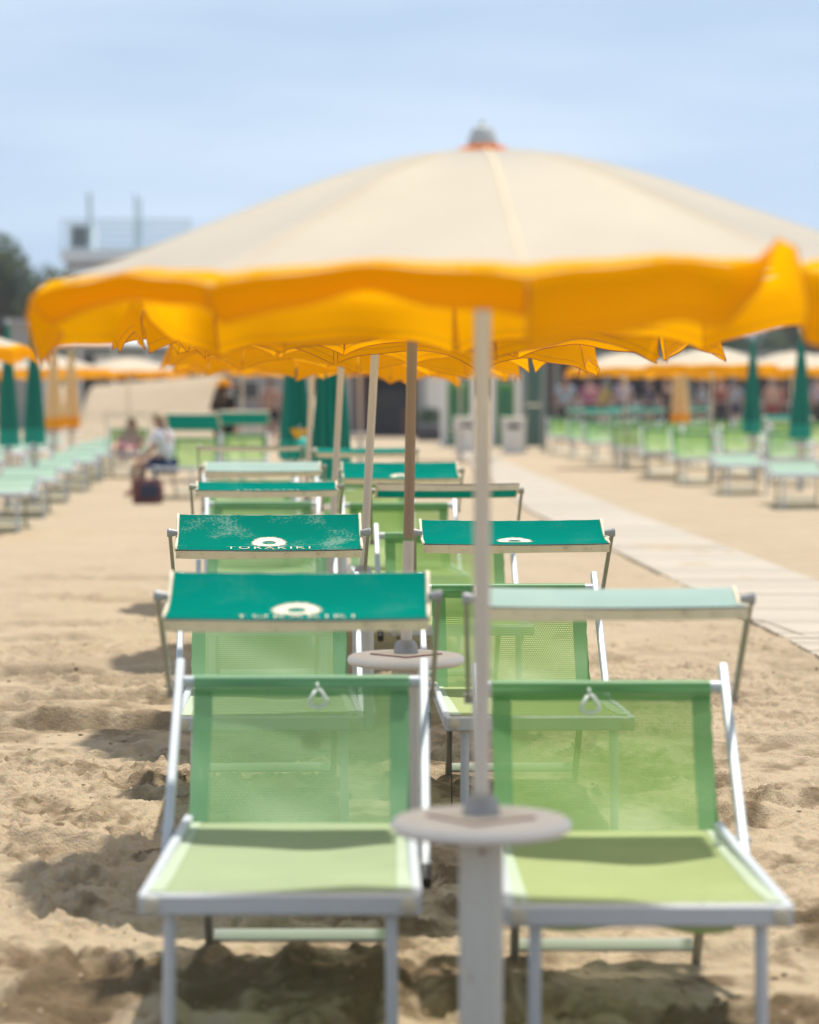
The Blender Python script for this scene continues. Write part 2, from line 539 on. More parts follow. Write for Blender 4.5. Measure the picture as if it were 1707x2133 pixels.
def sand_height(X, Y):
    fade = np.clip(1 - (Y - 26) / 40, .0, 1)
    rough = np.clip(.5 + 1.6 * fbm(X, Y, 1.1, 5, 3), 0, 1)          # trodden patches
    rough *= np.where(Y < 12.5, 1.0, np.clip(1 - (Y - 12.5) / 9, .25, 1))
    h = .018 * fbm(X, Y, 1.9, 1, 3)
    h += .016 * fbm(X, Y * .9, .5, 2, 3)
    # wind and rake lines running across the view
    ln_ = 1 - np.abs(2.6 * fbm(X * .22, Y, .16, 61, 3))
    h += .016 * np.clip(ln_, -.4, 1) * np.clip(.45 + 1.2 * fbm(X, Y, 1.4, 63, 2), 0, 1) * np.where(Y > 11, 1.0, .6)
    rid = 1 - np.abs(2 * fbm(X, Y, .22, 9, 3))
    h += .006 * rough * (rid - .6)
    rid2 = 1 - np.abs(2.4 * fbm(X, Y, .10, 19, 2))
    h += .008 * rough * rid2
    h += .013 * rough * fbm(X, Y, .085, 21, 4, .7)
    h += .010 * np.clip(rough + .2, 0, 1) * np.abs(vnoise(X / .022, Y / .026, 91))
    # broken clods with steep sides
    def st_(v, a_, b2): 
        q_ = np.clip((v - a_) / (b2 - a_), 0, 1); return q_ * q_ * (3 - 2 * q_)
    patch = st_(fbm(X, Y, .7, 71, 3) + .25 * (rough - .5), -.02, .22)
    h += .015 * patch * st_(vnoise(X / .06, Y / .062, 81) + .6 * vnoise(X / .025, Y / .034, 82), .05, .20)
    h += .012 * st_(vnoise(X / .030, Y / .040, 87), .20, .34) * patch
    h += .014 * st_(vnoise(X / .045, Y / .05, 83), .30, .40) * np.clip(rough, .15, 1)
    h += (.002 + .007 * rough) * vnoise(X / .035, Y / .035, 77)
    h = h * fade
    rr = np.random.default_rng(11)
    return h, fade, rr


H, FADE, rr = sand_height(GX, GY)
# footprints and scoops
nfp = 620
for i in range(nfp):
    cy = 5.2 + 24 * rr.random() ** 1.5
    cx = (rr.random() - .5) * 2 * (cy * .135 + .9)
    a = rr.random() * math.pi
    ln, wd = .13 + .05 * rr.random(), .055 + .025 * rr.random()
    dp = (.010 + .020 * rr.random())
    y0, y1 = np.searchsorted(YS, [cy - .4, cy + .4]); x0, x1 = np.searchsorted(XS, [cx - .4, cx + .4])
    dx = GX[y0:y1, x0:x1] - cx; dy = GY[y0:y1, x0:x1] - cy
    u = (dx * math.cos(a) + dy * math.sin(a)) / ln; v = (-dx * math.sin(a) + dy * math.cos(a)) / wd
    q = u * u + v * v
    H[y0:y1, x0:x1] += -dp * np.exp(-q * q) + dp * .55 * np.exp(-((np.sqrt(q) - 1.45) / .35) ** 2)
# long raked furrows on the left and a few on the right: (depth, x from, x to, cut)
for d0, xa, xb, dp in [(12.75, -1.75, -1.0, .085), (13.55, -1.75, -1.05, .07), (13.2, -1.75, -1.2, .045), (14.9, -2.0, -1.5, .06), (16.6, -2.2, -1.7, .05),
                       (17.5, -2.3, -1.7, .04), (9.5, -1.35, -.95, .035), (8.9, -1.3, -.8, .03), (10.4, 1.2, 1.7, .035), (12.2, 1.35, 1.8, .04), (19.5, -2.6, -1.2, .04), (21.5, -2.8, -1.3, .045),
                       (8.35, .95, 1.4, .03), (7.4, -1.2, -.75, .03)]:
    y0, y1 = np.searchsorted(YS, [d0 - .7, d0 + .7])
    x = GX[y0:y1]; y = GY[y0:y1]
    wob = .05 * vnoise(x / .3, y * 0, 3) + .02 * vnoise(x / .07, y * 0, 4)
    e = 1 / (1 + np.exp(-(x - xa) / .05)) / (1 + np.exp((x - xb) / .05))
    t = (y - d0 - wob)
    H[y0:y1] += e * (-dp * np.exp(-(t / .07) ** 2) + dp * .8 * np.exp(-((t - .13) / .075) ** 2))

ZG = np.array([zg(y) for y in YS])[:, None]
GZ = H + ZG
# swept sand lies flat under the plank path
PL = [(2.65, 3.0), (2.3, 12.0), (2.2, 14), (2.01, 17.9), (1.68, 25.5), (1.32, 33), (1.12, 50), (1.0, 76)]
PR = [(3.85, 3.0), (3.45, 12.0), (3.3, 14), (2.86, 21.1), (2.36, 34), (1.95, 50), (1.55, 68), (1.45, 76)]
pl = np.interp(GY, [p[1] for p in PL], [p[0] for p in PL]); pr = np.interp(GY, [p[1] for p in PR], [p[0] for p in PR])
inn = np.clip(np.minimum(GX - pl, pr - GX) / .15 + .5, 0, 1) * (GY > 2.6) * (GY < 77)
GZ = GZ * (1 - inn) + (ZG - .014 + .075 * np.clip(fbm(GX, GY, .55, 95, 4) - .02, 0, .5)) * inn


def sand_at(x, y):
    j = min(max(np.searchsorted(YS, y), 0), len(YS) - 1); i = min(max(np.searchsorted(XS, x), 0), len(XS) - 1)
    return float(GZ[j, i])


# freshly turned damp sand, its fine mottling also painting small shadows among clods
DAMP_SHADE = np.clip(.50 + 1.6 * fbm(GX, GY, .75, 51, 4, .6) + 1.5 * fbm(GX, GY * .7, .16, 57, 4, .7), 0, 1) * np.clip(1.3 - (GY - 7.5) / 8.0, 0.05, 1) * (1 - inn)
ny, nx = GX.shape
me = bpy.data.meshes.new('sand')
me.vertices.add(ny * nx)
me.vertices.foreach_set('co', np.stack([GX, GY, GZ], -1).astype(np.float32).ravel())
idx = np.arange(ny * nx).reshape(ny, nx)
q = np.stack([idx[:-1, :-1], idx[:-1, 1:], idx[1:, 1:], idx[1:, :-1]], -1).reshape(-1)
nf = len(q) // 4
me.loops.add(len(q)); me.loops.foreach_set('vertex_index', q.astype(np.int32))
me.polygons.add(nf)
me.polygons.foreach_set('loop_start', np.arange(0, nf * 4, 4, dtype=np.int32))
me.polygons.foreach_set('loop_total', np.full(nf, 4, dtype=np.int32))
me.polygons.foreach_set('use_smooth', np.ones(nf, dtype=bool))
me.update(); me.validate()

m, N, L, out = new_mat('dry_sand')
t = N.new('ShaderNodeTexCoord')
b = N.new('ShaderNodeBsdfPrincipled'); b.inputs['Roughness'].default_value = .95; b.inputs['Specular IOR Level'].default_value = .15
n1 = N.new('ShaderNodeTexNoise'); n1.inputs['Scale'].default_value = .9; n1.inputs['Detail'].default_value = 6
n2 = N.new('ShaderNodeTexNoise'); n2.inputs['Scale'].default_value = 160; n2.inputs['Detail'].default_value = 3
n3 = N.new('ShaderNodeTexNoise'); n3.inputs['Scale'].default_value = 26; n3.inputs['Detail'].default_value = 6; n3.inputs['Roughness'].default_value = .65
for k in (n1, n2, n3): L.new(t.outputs['Object'], k.inputs['Vector'])
mx = N.new('ShaderNodeMix'); mx.data_type = 'RGBA'
mx.inputs[6].default_value = (.44, .335, .215, 1); mx.inputs[7].default_value = (.54, .43, .295, 1)
L.new(n1.outputs['Fac'], mx.inputs[0])
m2 = N.new('ShaderNodeMix'); m2.data_type = 'RGBA'; m2.blend_type = 'OVERLAY'; m2.inputs[0].default_value = .35
dm = N.new('ShaderNodeAttribute'); dm.attribute_name = 'damp_shade'
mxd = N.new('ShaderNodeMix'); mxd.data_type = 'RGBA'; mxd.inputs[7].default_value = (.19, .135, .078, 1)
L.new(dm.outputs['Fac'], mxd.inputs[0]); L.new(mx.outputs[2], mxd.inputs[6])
L.new(mxd.outputs[2], m2.inputs[6]); L.new(n2.outputs['Color'], m2.inputs[7])
hs = N.new('ShaderNodeHueSaturation'); hs.inputs['Saturation'].default_value = 1.0; L.new(m2.outputs[2], hs.inputs['Color'])
L.new(hs.outputs['Color'], b.inputs['Base Color'])
ad = N.new('ShaderNodeMath'); ad.operation = 'MULTIPLY_ADD'; ad.inputs[1].default_value = .35
L.new(n2.outputs['Fac'], ad.inputs[0]); L.new(n3.outputs['Fac'], ad.inputs[2])
bp = N.new('ShaderNodeBump'); bp.inputs['Strength'].default_value = .9; bp.inputs['Distance'].default_value = .018
L.new(ad.outputs[0], bp.inputs['Height']); L.new(bp.outputs['Normal'], b.inputs['Normal'])
L.new(b.outputs[0], out.inputs['Surface'])
M['sand'] = m
att = me.attributes.new('damp_shade', 'FLOAT', 'POINT')
att.data.foreach_set('value', DAMP_SHADE.astype(np.float32).ravel())
me.materials.append(m)
tag(link('sand', me), 'pale trodden beach sand with footprints and raked furrows', kind='structure')

# loose crumbs of damp sand
crumb = MB()
rc = random.Random(5)
for i in range(2600):
    cy = 5.6 + 12 * rc.random() ** 1.3
    cx = (rc.random() - .5) * 2 * (cy * .135 + .3)
    if fbm(np.array([cx]), np.array([cy]), .8, 33, 3)[0] < -.02:
        continue
    r = .003 + .010 * rc.random() ** 4
    z = sand_at(cx, cy) + r * .3
    vs = [Vector((cx, cy, z)) + Vector(p) * r * rc.uniform(.7, 1.3) for p in ((1, 0, 0), (-1, 0, 0), (0, 1, 0), (0, -1, 0), (.1, .1, .8), (0, 0, -.8))]
    crumb.add(vs, [(0, 2, 4), (2, 1, 4), (1, 3, 4), (3, 0, 4), (2, 0, 5), (1, 2, 5), (3, 1, 5), (0, 3, 5)])
tag(crumb.build('sand_crumbs', M['sand'], smooth='all'), 'small clods of sand scattered over the trodden ground', kind='stuff')

# plank path
M['plank'] = pbr('bleached_planks', (.50, .43, .335), .9, 0, .12, 3, stretch=(1.2, 14, 1), bump=.2, dirt=(.5, .4, .28), dirt_amt=.5, dirt_scale=2)
pm = MB()
y = 3.2
rp_ = random.Random(3)
while y < 75:
    st = .145
    xl = float(np.interp(y, [p[1] for p in PL], [p[0] for p in PL])); xr = float(np.interp(y, [p[1] for p in PR], [p[0] for p in PR]))
    z = zg(y) + .002 + rp_.uniform(-.003, .003)
    pm.box(((xl + xr) / 2 + rp_.uniform(-.004, .004), y, z), (xr - xl, st - .010, .035))
    y += st
tag(pm.build('path', M['plank']), 'pale plank walkway laid across the sand', kind='structure')
# the thin cord along its edge
cd = MB()
cd.tube([at(1540, 1285, 17.9) + Vector((0, 0, .0)), at(1600, 1296, 17.4), at(1660, 1318, 16.9), at(1760, 1352, 16.2)], .004, 6)
tag(cd.build('edge_rope', M['pole_brown'], smooth='all'), 'thin slack rope lying along the near edge of the plank walkway', 'rope')

# ------------------------------------------------------------------ side tables on posts
def table_post(name='table_post', nail=True):
    root = empty(name)
    pmb = MB(); pmb.bar((0, 0, -.25), (0, 0, .605), .088, .088, ch=.014)
    pmb.build('post', M['post'], root)
    tb = MB()
    tb.lathe([(.150, .603), (.172, .604), (.181, .610), (.184, .619), (.181, .628), (.172, .634), (.160, .636), (.02, .6365)], 56)
    tb.build('table_top', M['table'], root, 'smooth')
    mt = MB()
    rot = Matrix.Rotation(R_(40), 3, 'Z')
    mt.box((0, -.01, .6385), (.155, .155, .003), rot)
    mto = mt.build('place_mat', M['mat'], root)
    ed = MB()
    c = [rot @ Vector((i * .0785, j * .0785, 0)) + Vector((0, -.01, .6385)) for i, j in ((-1, -1), (1, -1), (1, 1), (-1, 1))]
    for k in range(4):
        ed.bar(c[k], c[(k + 1) % 4], .003, .005, side=Vector((0, 0, 1)), ch=.0005)
    ed.build('mat_edge', M['mat_edge'], mto)
    cm = MB()
    cm.lathe([(.038, .640), (.038, .650), (.034, .668), (.027, .679), (.0205, .681), (.0205, .66)], 28)
    cmo = cm.build('clamp', M['clamp'], root, 'smooth')
    lg = MB()
    lg.tube([(.004, -.022, .667), (.004, -.041, .667)], .0125, 18)
    lg.tube([(.004, -.041, .667), (.004, -.0435, .667)], .0055, 10)
    lg.build('bolt', M['clamp'], cmo, 'smooth')
    if nail:
        nl = MB(); nl.tube([(.004, -.043, .572), (.004, -.0462, .572)], .0065, 10)
        nl.build('nail', M['pole_brown'], root)
    return root


# ------------------------------------------------------------------ umbrellas
NR = 10
DL = 2 * math.pi / NR
PROF = [(0, 0), (.05, .001), (.16, .014), (.27, .040), (.38, .076), (.49, .116), (.59, .153), (.69, .190), (.80, .232), (.92, .280)]


def drop(r):
    r = min(r, .92)
    for (a, za), (b_, zb) in zip(PROF, PROF[1:]):
        if r <= b_:
            t = (r - a) / (b_ - a)
            return za + (zb - za) * t
    return PROF[-1][1]


TOPZ = 1.985
RU = .92


def dome(th0, s, rho):
    """point of the canopy: rho 0..1 from the cap to the rim, s 0..1 across one panel"""
    w = math.sin(math.pi * s)
    th = th0 + s * DL
    r = RU * rho * (1 - .052 * w * min(1, rho * 1.2))
    z = TOPZ - drop(RU * rho) - .010 * w * math.sin(math.pi * rho) + .026 * w * rho ** 7 + .0030 * math.sin(5 * math.pi * s) * rho ** 4
    return Vector((r * math.sin(th), -r * math.cos(th), z))


def smooth01(x):
    x = min(1, max(0, x)); return x * x * (3 - 2 * x)


def flap_mesh(th0, rnd, flips=(), flare=.05, length=.135, slit=.012, corner=.34):
    ns, nt = 22, 6
    p1, p2, p3 = rnd.uniform(0, 6.28), rnd.uniform(0, 6.28), rnd.uniform(0, 6.28)
    a1, a2 = rnd.uniform(.10, .26), rnd.uniform(.03, .09)
    rows = []
    for i in range(ns + 1):
        s = slit + (1 - 2 * slit) * i / ns
        base = dome(th0, s, 1.0)
        th = th0 + s * DL
        er = Vector((math.sin(th), -math.cos(th), 0)); et = Vector((math.cos(th), math.sin(th), 0))
        Ls = length * (.90 + corner * abs(2 * s - 1) ** 2.2) * (1 + .05 * math.sin(9 * s + p3))
        fl = flare + a1 * math.sin(2 * math.pi * .8 * s + p1) + a2 * math.sin(2 * math.pi * 1.9 * s + p2)
        up = 0.0
        for (sc, wd, amt) in flips:
            e_ = math.exp(-((s - sc) / wd) ** 2)
            up += amt * e_
            Ls += .004 * min(1, amt) * e_
        pos = base.copy(); line = [pos.copy()]
        for k in range(nt):
            t = (k + .5) / nt
            a = fl * (.25 + .95 * t) + up * (.75 + .3 * t) + (1.05 - min(0, fl) * .6) * (1 - min(1, t / .42)) ** 1.3 * (1 - min(1, up))
            side = .15 * math.sin(2 * math.pi * 1.7 * s + p2) * t
            step = er * math.sin(a) - Vector((0, 0, 1)) * math.cos(a) + et * side
            pos = pos + step.normalized() * (Ls / nt)
            line.append(pos.copy())
        rows.append(line)
    mb = MB()
    mb.grid(lambda u, v: rows[round(u * ns)][round(v * nt)], ns, nt)
    edge = list(reversed(rows[0][1:])) + [] 
    hem = [r[-1] for r in rows]
    pip = MB()
    pip.tube([rows[0][k] for k in range(1, nt + 1)] + hem[1:-1] + [rows[-1][k] for k in range(nt, 0, -1)], .0016, 5)
    # second line of stitching a little above the hem
    pip.tube([r[-2] + Vector((0, 0, 0)) for r in rows], .0008, 4)
    return mb, pip


def umbrella(seed, rot=R_(3), flips=None, lean_in=None, slit=.012, corner=.34, lens=None, piping=True, wood='pole_white', sleeve=False, flare=.15):
    rnd = random.Random(seed)
    root = empty('beach_umbrella')
    pm_ = MB()
    if sleeve:
        pm_.tube([(0, 0, 1.0), (0, 0, 1.98)], .0165, 16)
        pm_.build('pole', M['pole_brown'], root, 'smooth')
        sl = MB(); sl.tube([(0, 0, .5), (0, 0, .985), (0, 0, .992)], [.0172, .0172, .0168], 16)
        sl.build('pole_sleeve', M['pole_white'], root, 'smooth')
    else:
        pm_.tube([(0, 0, .5), (0, 0, 1.98)], .0172, 16)
        pm_.build('pole', M[wood], root, 'smooth')
    cn = MB()
    th = [rot + k * DL for k in range(NR)]
    for k in range(NR):
        cn.grid(lambda u, v, t0=th[k]: dome(t0, u, .03 + v * .918), 10, 12)
    co = cn.build('canopy', M['cream'], root, 'smooth')
    for p in co.data.polygons: p.use_smooth = True
    bd = MB()
    for k in range(NR):
        bd.grid(lambda u, v, t0=th[k]: dome(t0, u, .946 + v * .054) + Vector((0, 0, .0015)), 10, 3)
    bd.build('canopy_border', M['yellow_border'], co, 'all')
    if piping:
        for k in range(NR):
            sm_ = MB()
            sm_.grid(lambda u, v, t0=th[k]: dome(t0 + (u - .5) * .010 / (.12 + .88 * v), 0, .04 + v * .90) + Vector((0, 0, .0016)), 2, 14)
            sm_.build('seam', M['seam'], co, 'all')
    for k in range(NR):
        mb, pip = flap_mesh(th[k], rnd, (flips or {}).get(k, ()), flare=(lean_in or {}).get(k, flare), slit=slit, corner=corner.get(k, .34) if isinstance(corner, dict) else corner, length=(lens or {}).get(k, .135))
        fo = mb.build('valance_flap', M['orange'], root, 'all')
        if piping:
            pip.build('piping', M['red_piping'], fo, 'all')
    for k in range(NR):
        rb = MB()
        rb.tube([dome(th[k], 0, q_) - Vector((0, 0, .007)) for q_ in (.04, .25, .5, .75, 1.0)], .0035, 6)
        rb.build('rib', M['rib'], root)
    for k in range(NR):
        st_ = MB(); a = dome(th[k], 0, .5) - Vector((0, 0, .009))
        st_.tube([(.02 * math.sin(th[k]), -.02 * math.cos(th[k]), 1.75), a], .003, 5)
        st_.build('strut', M['rib'], root)
    rn = MB(); rn.tube([(0, 0, 1.735), (0, 0, 1.79)], .026, 16); rn.build('runner', M['grey_cap'], root, 'smooth')
    fg = MB(); fg.lathe([(.049, 1.986), (.049, 1.988), (.030, 1.992)], 24); fg.build('cap_flange', M['orange'], root, 'smooth')
    cp = MB(); cp.lathe([(.031, 1.9925), (.030, 2.000), (.024, 2.018), (.021, 2.026), (.012, 2.031), (.006, 2.033), (.006, 2.04), (.002, 2.042)], 24)
    cp.build('cap', M['grey_cap'], root, 'smooth')
    return root


def place_umb(root, px, py, d, lean, base_h=.63, sc=1.0):
    """set the pole through the point of the picture (px, py) at depth d, leaning to the right by 'lean'"""
    p = at(px, py, d)
    g = zg(d)
    root.rotation_euler = (0, lean, 0)
    root.scale = (sc, sc, 1)
    root.location = (p.x - math.tan(lean) * (p.z - g), d, g)
    return root


def closed_umbrella(seed, cream, n=12, length=1.34, rb=.135):
    rnd = random.Random(seed)
    root = empty('closed_umbrella')
    pmb = MB(); pmb.tube([(0, 0, .5), (0, 0, 2.03)], .0172, 12); pmb.build('pole', M['pole_white'], root, 'smooth')
    zt = 1.99; zb = zt - length
    ph = [rnd.uniform(-.25, .25) for _ in range(n)]
    amp = [rnd.uniform(.75, 1.25) for _ in range(n)]
    def surf(u, v):
        a = u * 2 * math.pi
        k = u * n
        i = int(k) % n; f = k - int(k)
        ridge = (1 - abs(2 * f - 1))
        r = .018 + (rb - .018) * (v ** .85) * (.62 + .42 * ridge * amp[i])
        a2 = a + ph[i] * ridge * v + .35 * v
        bell = 1 + .10 * math.sin(v * 3.0)
        zz = zt - v * length * (1 - .02 * ridge * v)
        return Vector((r * bell * math.cos(a2), r * bell * math.sin(a2), zz))
    fc = MB(); fc.grid(lambda u, v: surf(u, v * .87), n * 4, 12)
    fc.build('canopy', M['cream_closed'] if cream else M['green_cloth'], root, 'smooth')
    fb = MB(); fb.grid(lambda u, v: surf(u, .87 + v * .13) * 1.0 + Vector((0, 0, -.001)), n * 4, 3)
    fb.build('valance', M['yellow_border'] if cream else M['green_border'], root, 'smooth')
    cp = MB(); cp.lathe([(.028, 1.985), (.022, 2.02), (.01, 2.035)], 16); cp.build('cap', M['grey_cap'], root, 'smooth')
    tie = MB()
    return root


# ------------------------------------------------------------------ loungers
CW, CD = .67, .315       # canopy width, depth


def canopy_pt(x, v, k=0.0):
    """canopy surface in its own frame: x across, v -1 (front) .. 1 (rear)"""
    sag = -.028 * (1 - v * v) - .004 * (1 - (2 * x / CW) ** 2)
    bow = .010 * (1 - (2 * x / CW) ** 2) * (1 if v > 0 else -1) * abs(v)
    lip = -.012 * max(0, -v - .85) / .15
    return Vector((x, v * CD / 2 - 0 * bow, sag + lip + .022 + k))


def text_mesh(body, size):
    cu = bpy.data.curves.new('lettering', 'FONT')
    cu.body = body; cu.size = size; cu.align_x = 'CENTER'; cu.align_y = 'CENTER'; cu.space_character = 1.35
    cu.resolution_u = 3
    o = bpy.data.objects.new('lettering', cu); col.objects.link(o)
    dg = bpy.context.evaluated_depsgraph_get()
    me_ = bpy.data.meshes.new_from_object(o.evaluated_get(dg))
    bpy.data.objects.remove(o); bpy.data.curves.remove(cu)
    return me_


TXT = text_mesh('TORAKIKI', .042)
txs = [v.co.x for v in TXT.vertices]
TXT_W = max(txs) - min(txs)


rw = random.Random(99)
def lounger(fab='mint', back='up', canopy=None, detail=2, ring=None, sag=.025, cord=False, hanging=False):
    """local frame: origin on the sand under the front bar, +y towards the head end"""
    root = empty('sun_lounger')
    W = .62
    mesh_back, mesh_seat, mesh_hem = M['mesh_' + fab], M['seat_' + fab], M['hem_' + fab]
    LEN = 1.32
    zf, zr = .378, .352       # rail centre height, front and rear
    # frame
    for sx in (-1, 1):
        b_ = MB(); b_.bar((sx * (W / 2 - .0125), .014, zf), (sx * (W / 2 - .022), LEN, zr), .025, .045)
        b_.build('seat_rail', M['alu'], root, 'smooth')
    b_ = MB(); b_.bar((-W / 2 + .004, 0, zf), (W / 2 - .004, 0, zf), .028, .047, side=Vector((0, 1, 0)))
    b_.build('front_bar', M['alu'], root, 'smooth')
    b_ = MB(); b_.bar((-W / 2 + .036, LEN + .02, zr - .03), (W / 2 - .036, LEN + .02, zr - .03), .02, .03, side=Vector((0, 1, 0)))
    b_.build('rear_bar', M['alu_grey'], root, 'smooth')
    if detail > 0:
        for sx in (-1, 1):
            c_ = MB(); c_.tube([(sx * (W / 2 - .03), -.013, zf), (sx * (W / 2 - .03), -.019, zf), (sx * (W / 2 - .03), -.023, zf)], [.0185, .0185, .012], 18)
            c_.build('corner_cap', M['cap'], root, 'smooth')
    # legs
    for sx in (-1, 1):
        l_ = MB(); l_.tube([(sx * .242, .03, zf - .02), (sx * .246, .012, -.06)], .0145, 12)
        l_.build('leg', M['alu'], root, 'smooth')
    for sx in (-1, 1):
        l_ = MB(); l_.bar((sx * .238, 1.08, zr - .01), (sx * .234, 1.352, -.03), .022, .030)
        l_.build('leg', M['alu_grey'], root, 'smooth')
    s_ = MB(); s_.bar((-.224, 1.330, .052), (.224, 1.330, .052), .036, .014, side=Vector((0, .70, .71)))
    s_.build('stretcher', M['alu_sunlit'], root, 'smooth')
    # back frame
    if back == 'up':
        lo, hi = Vector((0, 1.00, .285)), Vector((0, 1.575, .745))
        tb, cr = Vector((0, 1.515, .700)), Vector((0, 1.285, .352))
    else:
        lo, hi = Vector((0, 1.05, .30)), Vector((0, 1.98, .47))
        tb, cr = Vector((0, 1.93, .452)), Vector((0, 1.285, .366))
    xr = W / 2 + .017
    ax = (hi - lo).normalized(); nrm = Vector((0, -ax.z, ax.y))
    for sx in (-1, 1):
        b_ = MB(); b_.bar(lo + Vector((sx * xr, 0, 0)), hi + Vector((sx * xr, 0, 0)), .024, .034)
        ro = b_.build('back_rail', M['alu'] if detail > 0 else M['alu_far'], root, 'smooth')
        if detail > 1:
            bo_ = MB(); pv_ = lo.lerp(hi, .17) + Vector((sx * (xr + .012), 0, 0)); bo_.tube([pv_, pv_ + Vector((sx * .006, 0, 0))], .010, 10)
            bo_.tube([lo.lerp(hi, .17) + Vector((sx * (xr - .012), 0, 0)), lo.lerp(hi, .17) + Vector((sx * (xr - .018), 0, 0))], .010, 10)
            bo_.build('pivot_bolt', M['clamp'], ro, 'smooth')
        if detail > 0:
            c_ = MB(); c_.bar(lo + Vector((sx * xr, 0, 0)) - ax * .05, lo + Vector((sx * xr, 0, 0)), .028, .038)
            c_.build('rail_foot', M['dark_plastic'], ro, 'smooth')
    t_ = MB(); t_.tube([(-xr + .012, tb.y, tb.z), (xr - .012, tb.y, tb.z)], .0165, 14)
    t_.build('top_bar', M['alu'], root, 'smooth')
    # sling: back panel
    HW = .287
    ws = rw.uniform(0, 6.28)
    def backp(x, v):
        p = tb.lerp(cr, v)
        bulge = .030 * math.sin(math.pi * v) * (1 - .5 * (x / HW) ** 2)
        ed_ = (abs(x) / HW) ** 6
        wv_ = .0035 * math.sin(9 * x + 7 * v + ws) + .0025 * math.sin(17 * x - 11 * v + 2 * ws)
        return Vector((x * (1 + .006 * ed_ * math.sin(34 * v + ws)), p.y + bulge * .8 + wv_, p.z - bulge * .35 + .004))
    blen = (tb - cr).length
    mb = MB(); mb.grid(lambda u, v: backp(-HW + .048 + (2 * HW - .096) * u, .10 + .90 * v), 16, 14, lambda u, v: (u * (2 * HW - .096), v * blen * .9))
    mb.build('back_fabric', mesh_back, root, 'all')
    # hem round the top bar and down both sides
    hb = MB()
    def toph(u, v):
        x = -HW + 2 * HW * u
        a = math.pi * (1.0 - v * 1.15) if v < .87 else None
        if v < .6:
            q_ = v / .6 * math.pi
            return Vector((x, tb.y + .0185 * math.cos(q_), tb.z + .0185 * math.sin(q_)))
        w_ = (v - .6) / .4
        p = backp(x, .0 + .105 * w_)
        st = Vector((x, tb.y - .0185, tb.z))
        return st.lerp(p, w_) + Vector((0, -.012 * math.sin(math.pi * w_), -.006 * math.sin(math.pi * w_)))
    hb.grid(toph, 14, 14, lambda u, v: (u * 2 * HW, v * .1))
    for sx in (-1, 1):
        hb.grid(lambda u, v: backp(sx * (HW - .050 * u), .06 + .94 * v) + Vector((0, -.0025, .0012)), 2, 12, lambda u, v: (u * .05, v * blen))
    hb.build('back_hem', mesh_hem, root, 'all')
    # sling: seat panel
    ztop_f, ztop_r = zf + .0245, cr.z + .004
    def seatp(x, v):
        y_ = .012 + (cr.y - .012) * (1 - v)
        z_ = ztop_r + (ztop_f - ztop_r) * v - sag * math.sin(math.pi * min(1, v)) ** 1.2 * (1 - .75 * (x / HW) ** 2) * (.9 if v < .95 else .5)
        z_ += (.0030 * math.sin(11 * x + 6 * v + ws) + .0022 * math.sin(21 * x - 9 * v)) * math.sin(math.pi * min(1, max(0, v)))
        return Vector((x * (1.005), y_, z_))
    def vv(v): return v
    mb = MB(); mb.grid(lambda u, v: seatp(-HW + .03 + (2 * HW - .06) * u, v), 16, 24, lambda u, v: (u * (2 * HW - .06), v * 1.28))
    mb.build('seat_fabric', mesh_seat, root, 'all')
    hb = MB()
    for sx in (-1, 1):
        hb.grid(lambda u, v: seatp(sx * (HW - .034 * u), v) + Vector((0, 0, .0022)), 2, 20, lambda u, v: (u * .034, v * 1.28))
    hb.build('seat_hem', M['seat_edge'], root, 'all')
    if hanging:
        hg = MB()
        hg.grid(lambda u, v: Vector((-.215 + .43 * u, .30 + .02 * math.sin(5 * u), .345 - .055 * v - .008 * math.sin(3 * math.pi * u) * v)), 12, 4, lambda u, v: (u * .43, v * .06))
        hg.build('fabric_end', mesh_seat, root, 'all')
    if ring is not None:
        rg = MB()
        rx = ring; ry = tb.y - .03; rz = tb.z - .02
        def rp3(a, b2): return Vector((rx + a, ry - b2 * .28, rz - b2))
        rg.tube([rp3(-.004, -.02), rp3(0, .0)], .004, 8)
        pts = [rp3(-.006, .0), rp3(-.021, .022), rp3(-.024, .032), rp3(-.016, .041), rp3(.0, .044), rp3(.016, .041), rp3(.024, .032), rp3(.021, .022), rp3(.006, .0)]
        rg.tube(pts + [pts[0]], .0055, 8)
        rg.build('pull_ring', M['ring'], root, 'all')
    if cord:
        cdm = MB(); cdm.tube([(-.292, -.005, zf - .02), (-.288, -.002, .2), (-.285, .004, .02)], .0022, 6)
        cdm.build('hanging_cord', M['dark_plastic'], root, 'all')
    # canopy on its two arms
    if canopy:
        tilt, zk, yk = canopy['tilt'], canopy.get('z', .955), canopy.get('y', 1.30)
        for sx in (-1, 1):
            a0 = Vector((sx * (xr + .022), 1.50, .672)); a1 = Vector((sx * (CW / 2 + .026), yk, zk))
            b_ = MB(); b_.bar(a0, a1, .012, .026)
            ao = b_.build('canopy_arm', M['alu_grey'], root, 'smooth')
            if detail > 0:
                k_ = MB()
                k_.tube([a1 - Vector((sx * .028, 0, 0)), a1 + Vector((sx * .004, 0, 0)), a1 + Vector((sx * .010, 0, 0))], [.009, .0175, .014], 14)
                k_.build('knob', M['clamp'] if detail > 1 else M['alu_grey'], ao, 'smooth')
                k_ = MB()
                k_.tube([a0 - Vector((sx * .02, 0, 0)), a0 + Vector((sx * .010, 0, 0))], .014, 12)
                k_.build('pivot', M['clamp'] if detail > 1 else M['alu_grey'], ao, 'smooth')
        cm_ = MB()
        cm_.grid(lambda u, v: canopy_pt(-CW / 2 + CW * u, -1 + 2 * v), 18, 12)
        co = cm_.build('canopy', M[canopy.get('mat', 'teal')], root, 'all')
        co.location = (0, yk, zk - .012)
        co.rotation_euler = (tilt, 0, 0)
        # hem board along the front edge and rear rod
        hm = MB()
        hh = .030
